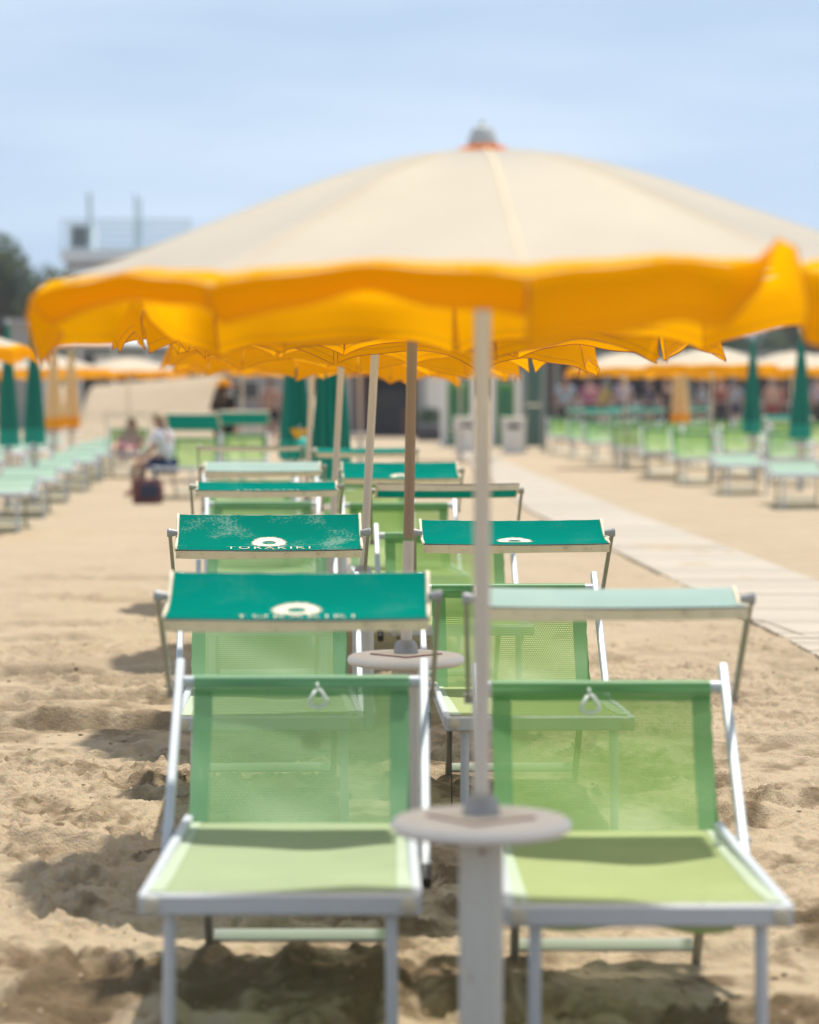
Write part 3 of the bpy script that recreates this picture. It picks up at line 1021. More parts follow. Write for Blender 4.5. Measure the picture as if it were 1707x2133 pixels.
        hm.grid(lambda u, v: canopy_pt(-CW / 2 + CW * u, -1) + Vector((0, -.004 - .002 * math.sin(7 * u), -hh * v * (1 + .06 * math.sin(5 * u + 1)) + .001)), 18, 2)
        hm.grid(lambda u, v: canopy_pt(-CW / 2 + CW * u, -1) + Vector((0, .004, -hh * v + .001)), 18, 2, flip=True)
        hm.build('canopy_hem', M['hem'], co, 'smooth')
        ed = MB()
        for sx in (-1, 1):
            ed.tube([canopy_pt(sx * CW / 2, -1 + 2 * j / 8) for j in range(9)], .0055, 8)
        ed.tube([canopy_pt(-CW / 2 + CW * j / 6, 1) + Vector((0, 0, -.004)) for j in range(7)], .004, 8)
        ed.build('canopy_edge', M['hem'], co, 'all')
        if detail > 0:
            pn = MB(); pn.tube([canopy_pt(-CW / 2 + CW * j / 12, -1) + Vector((0, -.004, .002)) for j in range(13)], .0022, 6)
            pn.build('edge_piping', M['piping_navy'], co, 'all')
        if detail > 1:
            for j in range(6):
                rv = MB(); p = canopy_pt(-CW / 2 + .02 + (CW - .04) * j / 5, -1) + Vector((0, -.006, -.014))
                rv.lathe([(.0075, 0), (.0062, .0025), (.002, .0035)], 10)
                rv.v = [tuple(p + Vector((a[0], -a[2], a[1]))) for a in rv.v]
                rv.build('rivet', M['hem'], co, 'smooth')
        if canopy.get('emblem', detail > 0):
            rnd = random.Random(canopy.get('seed', 3))
            em = MB(); n = 88; vs = []
            cx = canopy.get('ex', -.0)
            for k in range(n):
                a = 2 * math.pi * k / n
                ro = .068 + rnd.uniform(-.004, .004) if k % 2 else .056 + rnd.uniform(-.004, .003)
                for r_ in (.025, .040, ro):
                    x = cx + r_ * math.cos(a); yv = -.055 + r_ * math.sin(a)
                    vs.append(canopy_pt(x, yv / (CD / 2), .0018))
            fs = []
            for k in range(n):
                k2 = (k + 1) % n
                fs.append((k * 3, k * 3 + 1, k2 * 3 + 1, k2 * 3)); fs.append((k * 3 + 1, k * 3 + 2, k2 * 3 + 2, k2 * 3 + 1))
            em.add(vs, fs); em.build('sun_emblem', M['print'], co)
        if canopy.get('text', detail > 0):
            tm = TXT.copy(); tm.materials.clear(); tm.materials.append(M['print'])
            k = .30 / TXT_W
            for v in tm.vertices:
                x = canopy.get('ex', 0) + v.co.x * k; yv = -.1385 + v.co.y * .62
                v.co = canopy_pt(x, max(-1.0, yv / (CD / 2)), .002)
            link('lettering', tm, co)
    return root


def put(o, x, d, yaw=0.0, dz=0.0):
    o.location = (x, d, zg(d) + dz)
    o.rotation_euler = (0, 0, yaw)
    return o


# ==== the main rows ====
G_L = 'sun loungers in pairs along the row of umbrellas'
L1 = put(lounger('mint', canopy=dict(tilt=R_(16), z=.952, y=1.23, ex=-.002, seed=1), ring=.045), -.282, 6.53, .004)
tag(L1, 'nearest mint green lounger with a teal canopy and lettering, left of the front post', 'sun lounger', G_L)
R1 = put(lounger('lime', canopy=dict(tilt=R_(2.5), z=.955, y=1.24, seed=2, ex=.02, text=False, mat='teal_faded'), ring=-.03, sag=.045, hanging=True), .512, 6.40, .006)  # teal_faded: sky reflection put into the canopy colour
tag(R1, 'nearest yellow green lounger under a canopy with painted pale sheen, right of the front post', 'sun lounger', G_L)
L2 = put(lounger('mint', canopy=dict(tilt=R_(19), z=.925, y=1.25, mat='teal_worn', seed=3, ex=-.0)), -.455, 9.77, .046)
tag(L2, 'mint green lounger with a scuffed teal canopy printed with a sun, second on the left', 'sun lounger', G_L)
R2 = put(lounger('lime', canopy=dict(tilt=R_(11), z=.925, y=1.24, seed=4, text=False), cord=True), .424, 9.77, .036)
tag(R2, 'yellow green lounger with a cord hanging at its front corner, beside the second table', 'sun lounger', G_L)
L3 = put(lounger('mint', canopy=dict(tilt=R_(3), z=.945, y=1.32), detail=1), -.615, 13.1, .05)
tag(L3, 'lounger whose flat teal canopy shows only as a thin strip, third on the left', 'sun lounger', G_L)
R3 = put(lounger('lime', canopy=dict(tilt=R_(-15), z=.925, y=1.32, emblem=False, text=False), detail=1), .235, 13.1, .045)
tag(R3, 'lounger with its canopy tipped back, showing a dark green underside', 'sun lounger', G_L)
L4 = put(lounger('mint', canopy=dict(tilt=R_(6), z=.925, y=1.32, emblem=False, text=False, mat='teal_faded'), detail=1), -.78, 16.25, .055)  # teal_faded: sky reflection put into the canopy colour
tag(L4, 'lounger with a pale mint canopy, fourth on the left of the row', 'sun lounger', G_L)
R4 = put(lounger('lime', canopy=dict(tilt=R_(13), z=.91, y=1.32, text=False), detail=1), .02, 16.1, .055)
tag(R4, 'lounger with a plain bright teal canopy beside the big closed green umbrella', 'sun lounger', G_L)
L5 = put(lounger('mint', canopy=dict(tilt=R_(-4), z=.95, y=1.32, emblem=False, text=False), detail=1), -1.03, 19.6, .055)
tag(L5, 'lounger whose canopy shows only its tan edge bar, fifth on the left', 'sun lounger', G_L)
R5 = put(lounger('lime', canopy=dict(tilt=R_(2), z=.93, y=1.32, emblem=False, text=False), detail=1), -.24, 19.4, .05)
tag(R5, 'lounger with an empty looking frame of thin arms behind the white poles', 'sun lounger', G_L)

# tables and umbrellas
G_T, G_U = 'round white side tables on posts', 'open yellow and cream beach umbrellas'
T1 = table_post()
tag(T1, 'nearest round white table on a thick white wooden post, blurred in front', 'side table', G_T)
spots = [(1003, 6.10), (846, 9.44), (757, 12.8), (697, 16.0), (643, 19.2)]
tl = ['sharp white round table with a red edged mat on a peeling post',
      'third round table mostly hidden behind the teal canopies', 'fourth round table behind the loungers on a white pole',
      'fifth round table at the far end of the near row of poles']
for i, (px, d) in enumerate(spots):
    o = T1 if i == 0 else copy_tree(T1)
    p = at(px, 1700, d)
    o.location = (p.x, d, zg(d)); o.rotation_euler = (0, 0, R_((-4, 5, -3, 6, 0)[i]))
    if i: o['label'] = tl[i - 1]
U1 = umbrella(11, R_(3), slit=.002, lens={9: .112, 8: .092, 0: .138}, corner={9: .0, 8: -.05, 7: .2, 0: .1, 3: .12, 4: .16, 5: .12, 6: .12}, flips={0: [(.74, .095, 2.45)], 1: [(.4, .5, .4)], 6: [(.35, .16, 2.4)]}, flare=.0, lean_in={9: -1.15, 8: -1.15, 7: -.35, 0: -.35, 1: .3})
place_umb(U1, 1003, 1690, 6.10, .0015)
for ch in U1.children:              # the head sits a little askew on its pole
    if ch.name.split('.')[0] != 'pole':
        ch.rotation_euler = (0, -.020, 0); ch.location = (.020 * 1.96, 0, 0)
tag(U1, 'largest open umbrella, cream dome with yellow valance, filling the upper middle', 'umbrella', G_U)
U2 = umbrella(23, R_(14), flips={2: [(.6, .3, .5)]}, lean_in={7: -.25, 8: -.15, 6: -.1}, corner=.22, sleeve=True)
place_umb(U2, 847, 1350, 9.44, .019)
tag(U2, 'open umbrella on a brown wooden pole in a white sleeve, behind the largest one', 'umbrella', G_U)
U3 = umbrella(37, R_(-9))
place_umb(U3, 757, 1180, 12.8, .055)
U3.location.z -= .02
tag(U3, 'open umbrella on a leaning white pole beside the brown pole', 'umbrella', G_U)
U4 = umbrella(41, R_(6)); place_umb(U4, 697, 1000, 16.0, .055)
U4.location.z -= .07
tag(U4, 'open umbrella whose white pole stands in front of the closed green umbrella', 'umbrella', G_U)
U5 = umbrella(53, R_(-4)); place_umb(U5, 643, 900, 19.2, .05)
U5.location.z -= .125
tag(U5, 'open umbrella whose thin pole stands between the two closed green umbrellas', 'umbrella', G_U)

# simple copies further off: (px of pole, depth, label)
far_u = [(505, 45, 'orange fringed open umbrella above the dark haired woman'),
         (600, 54, 'open umbrella glowing orange beyond the second closed green umbrella'),
         (750, 50, 'open umbrella with a white lit patch between the pale poles'),
         (960, 57, 'open umbrella low over the path end before the cabins'),
         (268, 60, 'cream domed umbrella with orange rim right of the closed yellow pair'),
         (110, 57, 'cream open umbrella behind the closed yellow pair'),
         (15, 66, 'small cream umbrella far behind the closed green pair'),
         (1306, 52, 'open cream umbrella nearest the man in the grey shirt'),
         (1483, 46, 'open cream umbrella on a clear white pole right of the closed yellow one'),
         (1655, 51, 'open cream umbrella behind the rightmost closed green umbrella'),
         (1400, 62, 'open cream umbrella above the closed yellow umbrella in the far rows'),
         (1565, 60, 'open cream umbrella behind the slimmer closed green umbrella'),
         (1720, 54, 'open cream umbrella at the far edge of the back rows')]
proto = umbrella(67, R_(9), piping=False)
proto2 = umbrella(71, R_(25), piping=False, flare=.3)
used = []
for i, (px, d, lab) in enumerate(far_u):
    p_ = (proto, proto2)[i % 2]
    o = copy_tree(p_) if i > 1 else p_
    place_umb(o, px, 860, d, (.0, .02, -.015, .01)[i % 4], sc=1.22 if px < 300 else 1.08)
    o.rotation_euler[2] = .4 * i
    tag(o, lab, 'umbrella', G_U)
    t_ = copy_tree(T1); q_ = gx(px, d); t_.location = (o.location.x, d, zg(d)); t_['label'] = 'round white table under the ' + ' '.join(lab.split()[:11])
o = copy_tree(proto); o.location = (-4.43, 27.8, zg(27.8)); o.rotation_euler = (0, -.02, .3)
tag(o, 'open umbrella of which only the yellow corner shows before the closed green pair', 'umbrella', G_U)
t_ = copy_tree(T1); t_.location = (-4.43, 27.8, zg(27.8)); t_['label'] = 'round white table out at the edge by the nearest of the flat loungers'

place_sc = 1.12
G_C = 'closed umbrellas standing on their posts'
pg = closed_umbrella(5, False); pg2 = closed_umbrella(9, False); pc = closed_umbrella(14, True); pc2 = closed_umbrella(19, True)
closed = [(pg, 689, 22.0, 'big closed green umbrella behind the third and fourth poles', 1.0),
          (pg2, 615, 28.0, 'closed green umbrella with the yellow cloth hung beside it', 1.05),
          (pc, 113, 50, 'closed cream and yellow umbrella, next to the closed green pair', 1.0),
          (pc2, 149, 52, 'closed cream and yellow umbrella nearest the sand bank', 1.0),
          (pc, 1418, 58, 'closed cream and yellow umbrella alone among the far loungers', 1.2),
          (pg, 18, 35, 'closed green umbrella partly behind the yellow corner of an open one', .85),
          (pg2, 72, 36, 'closed green umbrella beside the closed yellow pair', .9),
          (pg2, 1568, 45, 'slimmer closed green umbrella in the far rows beside the walkway', .95),
          (pg, 1668, 40, 'closed green umbrella with a flared hem, outermost in the far rows', .95)]
seen = set()
for (p_, px, d, lab, sc) in closed:
    o = p_ if p_.name not in seen else copy_tree(p_)
    seen.add(p_.name)
    q_ = gx(px, d); o.location = q_; o.scale = (sc * place_sc, sc * place_sc, 1.06); o.rotation_euler = (0, 0, px * .01)
    tag(o, lab, 'umbrella', G_C)
    t_ = copy_tree(T1); t_.location = q_; t_['label'] = 'round white table under the ' + ' '.join(lab.replace(',', '').split()[:11])

# ==== far loungers ====
G_F = 'loungers set out in the far rows'
pu = lounger('mint', canopy=dict(tilt=R_(8), z=.93, y=1.30, emblem=False, text=False), detail=0)
pn = lounger('lime', canopy=None, detail=0)
pf = lounger('faded', back='flat', canopy=None, detail=0)
protos = {'u': pu, 'n': pn, 'f': pf}
first = {'u': True, 'n': True, 'f': True}
def far_lounger(kind, x, d, yaw, lab):
    o = protos[kind] if first[kind] else copy_tree(protos[kind])
    first[kind] = False
    put(o, x, d, yaw); tag(o, lab, 'sun lounger', G_F)
    return o
dl = [27.8, 31.6, 35.6, 39.8, 44.0, 48.2, 52.4]
for i, d in enumerate(dl):
    far_lounger('f', -3.86 - .055 * (d - 27.8), d, .05 + .02 * (i % 3), 'flat pale lounger on the left sand, %s from the front in the inner column' % ORD[i])
for i, d in enumerate(dl[3:]):
    far_lounger('f', -5.15 - .055 * (d - 27.8), d + .4, .04, 'flat pale lounger on the left sand, %s from the front in the outer column' % ORD[i])
rd = [34.0, 38.2, 42.2, 46.4, 50.4, 54.6, 58.6, 62.6]
for i, d in enumerate(rd):
    x0 = 4.45 - .043 * (d - 34)
    for c in range(4):
        x = x0 + (0, 1.30, 2.75, 4.05)[c]
        if x > d * .1355 + .35: continue
        kind = 'u' if (i * 3 + c * 2) % 5 in (0, 3) and i > 1 else ('f' if i < 2 else 'n')
        far_lounger(kind, x, d + .15 * c, -.05 + .03 * ((i + c) % 3), '%s lounger beyond the walkway, in its %s column, %s from the front' % (
            {'u': 'canopied green', 'n': 'raised green', 'f': 'flat pale'}[kind], ORD[c], ORD[i]))

# two loungers and people at the end of the left rows
LA = lounger('lime', canopy=dict(tilt=R_(-48), z=.93, y=1.28, emblem=False, text=False), detail=0)
put(LA, (370 - 853.5) / F * 38.0, 37.0, R_(-8)); tag(LA, 'green lounger under a dark green canopy where the person in white reclines', 'sun lounger', G_F)
LB = lounger('lime', canopy=dict(tilt=R_(-40), z=.95, y=1.28, emblem=False, text=False), detail=0)
put(LB, (517 - 853.5) / F * 41.0, 40.0, R_(3)); tag(LB, 'green lounger with an upright dark canopy in front of the dark haired woman', 'sun lounger', G_F)
LC = lounger('lime', canopy=dict(tilt=R_(-6), z=.95, y=1.28, emblem=False, text=False), detail=0)
put(LC, (250 - 853.5) / F * 47.0, 46.0, R_(-4)); tag(LC, 'green lounger with a thin dark canopy where someone lies, below the sand bank', 'sun lounger', G_F)

# ------------------------------------------------------------------ people
def skin_mesh(joints, edges, root, sub=1):
    names = list(joints)
    me_ = bpy.data.meshes.new('body')
    me_.from_pydata([joints[n][0] for n in names], [(names.index(a), names.index(b_)) for a, b_ in edges], [])
    o = bpy.data.objects.new('body', me_); col.objects.link(o)
    md = o.modifiers.new('skin', 'SKIN')
    for i, n in enumerate(names):
        sv_ = me_.skin_vertices[0].data[i]
        sv_.radius = (joints[n][1], joints[n][1] * (.72 if n in ('chest', 'belly', 'pelvis', 'sh') else 1))
        sv_.use_root = (n == root)
    s_ = o.modifiers.new('sub', 'SUBSURF'); s_.levels = sub; s_.render_levels = sub
    dg = bpy.context.evaluated_depsgraph_get()
    r = bpy.data.meshes.new_from_object(o.evaluated_get(dg))
    bpy.data.objects.remove(o)
    for p in r.polygons: p.use_smooth = True
    return r


POSES = {}
POSES['stand'] = dict(pelvis=(0, 0, .93), belly=(0, .01, 1.08), chest=(0, .0, 1.28), neck=(0, .01, 1.44), head=(0, -.01, 1.56), crown=(0, 0, 1.65),
    shL=(-.17, 0, 1.38), elL=(-.24, .03, 1.13), wrL=(-.22, -.07, .90), haL=(-.21, -.10, .83), shR=(.17, 0, 1.38), elR=(.24, .03, 1.13), wrR=(.23, -.05, .90), haR=(.23, -.08, .83),
    hiL=(-.09, 0, .88), knL=(-.10, -.02, .50), anL=(-.11, .03, .09), toL=(-.13, -.12, .03), hiR=(.09, 0, .88), knR=(.10, -.03, .50), anR=(.11, .02, .09), toR=(.13, -.13, .03))
POSES['sit'] = dict(pelvis=(0, 0, .48), belly=(0, -.01, .64), chest=(0, -.05, .83), neck=(0, -.07, .99), head=(0, -.11, 1.10), crown=(0, -.11, 1.20),
    shL=(-.17, -.05, .93), elL=(-.25, -.10, .70), wrL=(-.20, -.30, .58), haL=(-.19, -.37, .57), shR=(.17, -.05, .93), elR=(.25, -.10, .70), wrR=(.20, -.30, .58), haR=(.19, -.37, .57),
    hiL=(-.10, -.04, .46), knL=(-.14, -.44, .48), anL=(-.14, -.46, .09), toL=(-.15, -.60, .03), hiR=(.10, -.04, .46), knR=(.14, -.44, .48), anR=(.14, -.46, .09), toR=(.15, -.60, .03))
POSES['lie'] = dict(pelvis=(0, 0, .50), belly=(0, .13, .54), chest=(0, .30, .66), neck=(0, .42, .78), head=(0, .47, .88), crown=(0, .50, .97),
    shL=(-.17, .36, .72), elL=(-.25, .20, .58), wrL=(-.20, -.02, .55), haL=(-.19, -.09, .56), shR=(.17, .36, .72), elR=(.25, .20, .58), wrR=(.20, -.02, .55), haR=(.19, -.09, .56),
    hiL=(-.09, -.04, .49), knL=(-.12, -.42, .62), anL=(-.12, -.80, .47), toL=(-.13, -.86, .58), hiR=(.09, -.04, .49), knR=(.12, -.44, .54), anR=(.12, -.84, .47), toR=(.13, -.88, .58))
RAD = dict(pelvis=.15, belly=.135, chest=.155, neck=.055, head=.088, crown=.070, sh=.062, el=.042, wr=.030, ha=.034, hi=.085, kn=.058, an=.040, to=.036)


def person(pose, label, shirt, shorts, hair, group=None, long_legs=False, hat=None, loc=(0, 0, 0), yaw=0.0, scale=1.0, longhair=False, sk='skin'):
    root = empty('person', loc, yaw)
    root.scale = (scale, scale, scale)
    J = {k: (Vector(v), RAD.get(k, RAD.get(k[:2], .05))) for k, v in POSES[pose].items()}
    E = [('pelvis', 'belly'), ('belly', 'chest'), ('chest', 'neck'), ('neck', 'head'), ('head', 'crown')]
    for s in 'LR':
        E += [('chest', 'sh' + s), ('sh' + s, 'el' + s), ('el' + s, 'wr' + s), ('wr' + s, 'ha' + s), ('pelvis', 'hi' + s), ('hi' + s, 'kn' + s), ('kn' + s, 'an' + s), ('an' + s, 'to' + s)]
    body = skin_mesh(J, E, 'pelvis')
    bm = bmesh.new(); bm.from_mesh(body)
    def addshape(mb):
        vs = [bm.verts.new(v) for v in mb.v]
        for f in mb.f:
            try: bm.faces.new([vs[i] for i in f]).smooth = True
            except ValueError: pass
    fw = (J['head'][0] - J['neck'][0]).normalized()
    fwd = Vector((0, -1, 0)) if pose != 'lie' else Vector((0, -.5, .86))
    hc = J['head'][0]
    mb = MB()
    mb.tube([hc + fwd * .075 + fw * .02, hc + fwd * .105 - fw * .012], [.008, .016], 6)          # nose
    mb.tube([hc + fwd * .080 - fw * .040 + Vector((-.02, 0, 0)), hc + fwd * .080 - fw * .040 + Vector((.02, 0, 0))], .006, 5)  # mouth
    for sx in (-1, 1):
        mb.tube([hc + Vector((sx * .082, .01, -.02)), hc + Vector((sx * .086, .015, .03))], .014, 6)   # ears
        mb.tube([hc + fwd * .070 + fw * .025 + Vector((sx * .036, 0, 0)), hc + fwd * .082 + fw * .025 + Vector((sx * .036, 0, 0))], [.014, .008], 6)
    for s, sx in (('L', -1), ('R', 1)):
        wv, hv = J['wr' + s][0], J['ha' + s][0]
        d_ = (hv - wv).normalized(); sd = Vector((0, 1, 0)) if pose == 'stand' else Vector((1, 0, 0))
        sd = (sd - d_ * sd.dot(d_)).normalized(); cu = d_.cross(sd) * sx
        for k, ln in enumerate((.062, .072, .068, .052)):
            a = hv + sd * (.024 - .016 * k) + d_ * .015
            mb.tube([a, a + d_ * ln * .55 + cu * .006, a + d_ * ln + cu * .022], [.0095, .0085, .006], 6)
        a = wv.lerp(hv, .5) + sd * .026
        mb.tube([a, a + sd * .022 + d_ * .025, a + sd * .026 + d_ * .055], [.011, .010, .007], 6)
    addshape(mb)
    bm.to_mesh(body); bm.free()
    body.materials.clear(); body.materials.append(M[sk])
    link('body', body, root)
    g = lambda k, dr: (J[k][0], J[k][1] + dr)
    if shirt:
        sj = dict(pelvis=(J['pelvis'][0].lerp(J['belly'][0], .15), .158), belly=g('belly', .018), chest=g('chest', .016))
        se = [('pelvis', 'belly'), ('belly', 'chest')]
        for s in 'LR':
            sj['sh' + s] = g('sh' + s, .018); sj['el' + s] = (J['sh' + s][0].lerp(J['el' + s][0], .72), .060)
            se += [('chest', 'sh' + s), ('sh' + s, 'el' + s)]
        sm = skin_mesh(sj, se, 'pelvis'); sm.materials.append(M[shirt]); link('shirt', sm, root)
    if shorts:
        sj = dict(pelvis=g('pelvis', .016)); se = []
        for s in 'LR':
            sj['hi' + s] = g('hi' + s, .02)
            sj['kn' + s] = (J['kn' + s][0], .078) if long_legs else (J['hi' + s][0].lerp(J['kn' + s][0], .6), .085)
            se += [('pelvis', 'hi' + s), ('hi' + s, 'kn' + s)]
            if long_legs:
                sj['an' + s] = (J['an' + s][0] + Vector((0, 0, .03)), .060); se.append(('kn' + s, 'an' + s))
        sm = skin_mesh(sj, se, 'pelvis'); sm.materials.append(M[shorts]); link('trousers' if long_legs else 'shorts', sm, root)
    hm = MB()
    up = fw; bk = -fwd
    sd = Vector((1, 0, 0))
    def hp(u, v):
        th = u * 2 * math.pi; ph = v * (2.05 if longhair else 1.55)
        x = math.sin(ph) * math.cos(th); y = math.sin(ph) * math.sin(th); z = math.cos(ph)
        back = max(0, y)
        r = .108 + .018 * back + .006 * math.sin(9 * th) + (.05 * max(0, v - .5) if longhair else 0)
        front_cut = max(0, -y) * max(0, v - .45) * .09
        return hc + up * (.045 + r * 1.02 * z) + sd * (x * (r - .012)) + bk * (y * r + .018 + front_cut)
    hm.grid(hp, 22, 10)
    if longhair:
        hm.tube([hc + bk * .08, hc + bk * .12 - up * .12, hc + bk * .11 - up * .30], [.10, .13, .09], 12)
    hm.build('hair', M[hair], root, 'all')
    if hat:
        ht = MB()
        ht.lathe([(.21, .0), (.20, .012), (.112, .020), (.108, .07), (.075, .115), (.02, .128)], 22)
        o = ht.build('hat', M[hat], root, 'smooth'); o.location = hc + up * .075
    return tag(root, label, 'person', group)


M['shirt_grey'] = cloth('grey_blue_jersey', (.34, .40, .45), (.3, .35, .4), .1)
M['shirt_white'] = cloth('white_cotton', (.78, .80, .86), (.7, .7, .7), .2)
M['shirt_pink'] = cloth('pink_jersey', (.40, .12, .24), (.4, .1, .2), .1)
M['shirt_lilac'] = cloth('lilac_jersey', (.42, .37, .46), (.4, .4, .5), .1)
M['shirt_yellow'] = cloth('mustard_jersey', (.48, .36, .08), (.4, .3, .05), .1)
M['shirt_red'] = cloth('red_jersey', (.28, .06, .05), (.3, .05, .05), .1)
M['shirt_navy'] = cloth('navy_jersey', (.03, .05, .12), (.03, .05, .1), .1)
M['shirt_black'] = cloth('black_jersey', (.02, .02, .022), (.02, .02, .02), .1)
M['trouser_dark'] = cloth('dark_trousers', (.045, .042, .04), (.03, .03, .03), .1)
M['skin_tan'] = pbr('tanned_skin', (.36, .19, .125), .55, 0, .06, 12)
M['hair_fair'] = pbr('fair_hair', (.38, .27, .14), .5, 0, .3, 60)
M['hair_grey'] = pbr('grey_hair', (.25, .23, .21), .6, 0, .2, 60)

def pg_(px, d): return gx(px, d)

G_P = 'people on the beach'
person('stand', 'man seen from behind in a grey blue shirt and dark trousers by the far loungers', 'shirt_grey', 'trouser_dark', 'hair', G_P, True, loc=gx(1178, 72), yaw=math.pi * .95, sk='skin_tan')
person('stand', 'bare backed man in black shorts standing left of the closed green umbrellas', None, 'shirt_black', 'hair', G_P, loc=gx(565, 66), yaw=math.pi, scale=.95, sk='skin_tan')
person('stand', 'woman with long dark brown hair and a yellow hat behind the loungers', 'shirt_black', 'shirt_black', 'hair', G_P, loc=gx(466, 46), yaw=math.pi * .85, scale=.86, hat='yellow_border', longhair=True)
pw = person('sit', 'person in a loose white shirt sitting on the edge of the green lounger', 'shirt_white', 'shirt_navy', 'hair_fair', G_P, loc=gx(346, 37.75), yaw=-math.pi * .62, scale=.86, sk='skin_tan')
pl_ = gx(250, 46.0)
person('lie', 'sunbather lying back on the lounger below the sand bank', None, 'shirt_pink', 'hair_fair', G_P, loc=(pl_.x + .02, pl_.y + .95, pl_.z - .06), yaw=R_(-4), sk='skin', scale=.92)
crowd = [(1228, 80, 'shirt_pink', 'trouser_dark', 'person in a pink top at the beach bar'),
         (1256, 88, 'shirt_yellow', 'trouser_dark', 'person in a mustard top at the beach bar'),
         (1298, 84, 'shirt_lilac', 'shirt_navy', 'person in a lilac top at the beach bar'),
         (1352, 90, 'shirt_navy', 'trouser_dark', 'person in navy between the two white poles at the bar'),
         (1388, 86, 'shirt_black', 'trouser_dark', 'person in black left of the closed yellow umbrella'),
         (1462, 90, 'shirt_grey', 'trouser_dark', 'person in grey right of the closed yellow umbrella'),
         (1500, 85, 'shirt_red', 'trouser_dark', 'person in red beside the clear white pole'),
         (1532, 92, 'shirt_grey', 'shirt_navy', 'person in pale grey and navy left of the slim closed green umbrella'),
         (1608, 86, None, 'shirt_red', 'bare chested person in red shorts between two closed green umbrellas'),
         (1632, 90, 'shirt_red', 'trouser_dark', 'person in a red top and dark trousers near the outermost green umbrella'),
         (1704, 88, 'shirt_lilac', 'trouser_dark', 'person in lilac at the far edge of the bar')]
for i, (px, d, sh, so, lab) in enumerate(crowd):
    person('stand', lab, sh, so, ('hair', 'hair_grey')[i % 3 == 2], 'people gathered at the beach bar', i % 2 == 0, loc=gx(px, d), yaw=(.2, 2.6, 3.3, 1.2, .5, 4.0)[i % 6], scale=(1, .94, 1.03, .97)[i % 4], sk=('skin', 'skin_tan')[i % 2])

# things they brought
M['bag_navy'] = pbr('navy_bag_cloth', (.025, .03, .06), .8, bump=.2)
M['bag_red'] = pbr('red_bag_cloth', (.15, .045, .04), .8, bump=.2)
M['turquoise'] = pbr('turquoise_rubber', (.0, .50, .38), .35, 0, .05)
M['yellow_towel'] = cloth('yellow_towel', (.72, .36, .02), (.7, .35, .02), .2)
bag = empty('beach_bag', gx(308, 35.4), .3)
b_ = MB(); b_.lathe([(.15, .0), (.185, .03), (.19, .16), (.165, .29), (.15, .30)], 20)
b_.v = [(x, y * .55, z) for x, y, z in b_.v]
b_.build('bag_body', M['bag_red'], bag, 'smooth')
b_ = MB(); b_.box((.0, -.095, .16), (.22, .04, .17), ch=.015); b_.build('pocket', M['bag_navy'], bag)
for sy in (-1, 1):
    b_ = MB(); b_.tube([(-.10, sy * .07, .28), (-.08, sy * .07, .40), (0, sy * .07, .45), (.08, sy * .07, .40), (.10, sy * .07, .28)], .010, 8); b_.build('handle', M['bag_navy'], bag, 'all')
tag(bag, 'dark red and navy beach bag on the sand beside the person in white', 'bag')
tw = MB()
p0 = at(624, 893, 27.55)
tw.grid(lambda u, v: Vector((p0.x + (u - .5) * .17 * (1 - .55 * v), p0.y + .012 * math.sin(8 * u) * (.3 + v), p0.z - .09 * v)), 10, 6)
tag(tw.build('yellow_cloth', M['yellow_towel'], smooth='all'), 'small yellow cloth hung on the closed green umbrella', 'cloth')
pb = empty('turquoise_ball', at(631, 925, 27.5))
b_ = MB(); b_.lathe([(.006, -.060), (.030, -.053), (.052, -.028), (.060, 0), (.052, .028), (.030, .053), (.008, .061)], 22)
b_.build('ball', M['turquoise'], pb, 'smooth')
b_ = MB(); b_.tube([(0, 0, .055), (-.01, 0, .12), (-.03, .0, .17)], .004, 6); b_.build('string', M['rib'], pb, 'all')
tag(pb, 'turquoise ball in a net hung under the yellow cloth', 'ball')

# ------------------------------------------------------------------ trees
def leaf_mat(name, c):
    m, N, L, out = new_mat(name)
    t = N.new('ShaderNodeTexCoord')
    n = N.new('ShaderNodeTexNoise'); n.inputs['Scale'].default_value = 1.3; n.inputs['Detail'].default_value = 3
    L.new(t.outputs['Object'], n.inputs['Vector'])
    mx = N.new('ShaderNodeMix'); mx.data_type = 'RGBA'
    mx.inputs[6].default_value = c4([k * .55 for k in c]); mx.inputs[7].default_value = c4([k * 1.5 for k in c])
    L.new(n.outputs['Fac'], mx.inputs[0])
    d = N.new('ShaderNodeBsdfDiffuse'); tr = N.new('ShaderNodeBsdfTranslucent'); ms = N.new('ShaderNodeMixShader'); ms.inputs[0].default_value = .35
    L.new(mx.outputs[2], d.inputs[0]); L.new(mx.outputs[2], tr.inputs[0]); L.new(d.outputs[0], ms.inputs[1]); L.new(tr.outputs[0], ms.inputs[2])
    L.new(ms.outputs[0], out.inputs['Surface'])
    return m


M['leaf_a'] = leaf_mat('grey_green_leaves', (.115, .15, .085)); M['leaf_b'] = leaf_mat('deep_green_leaves', (.07, .11, .06))
M['bark'] = pbr('bark', (.12, .09, .06), .9, 0, .3, 8, bump=.5)

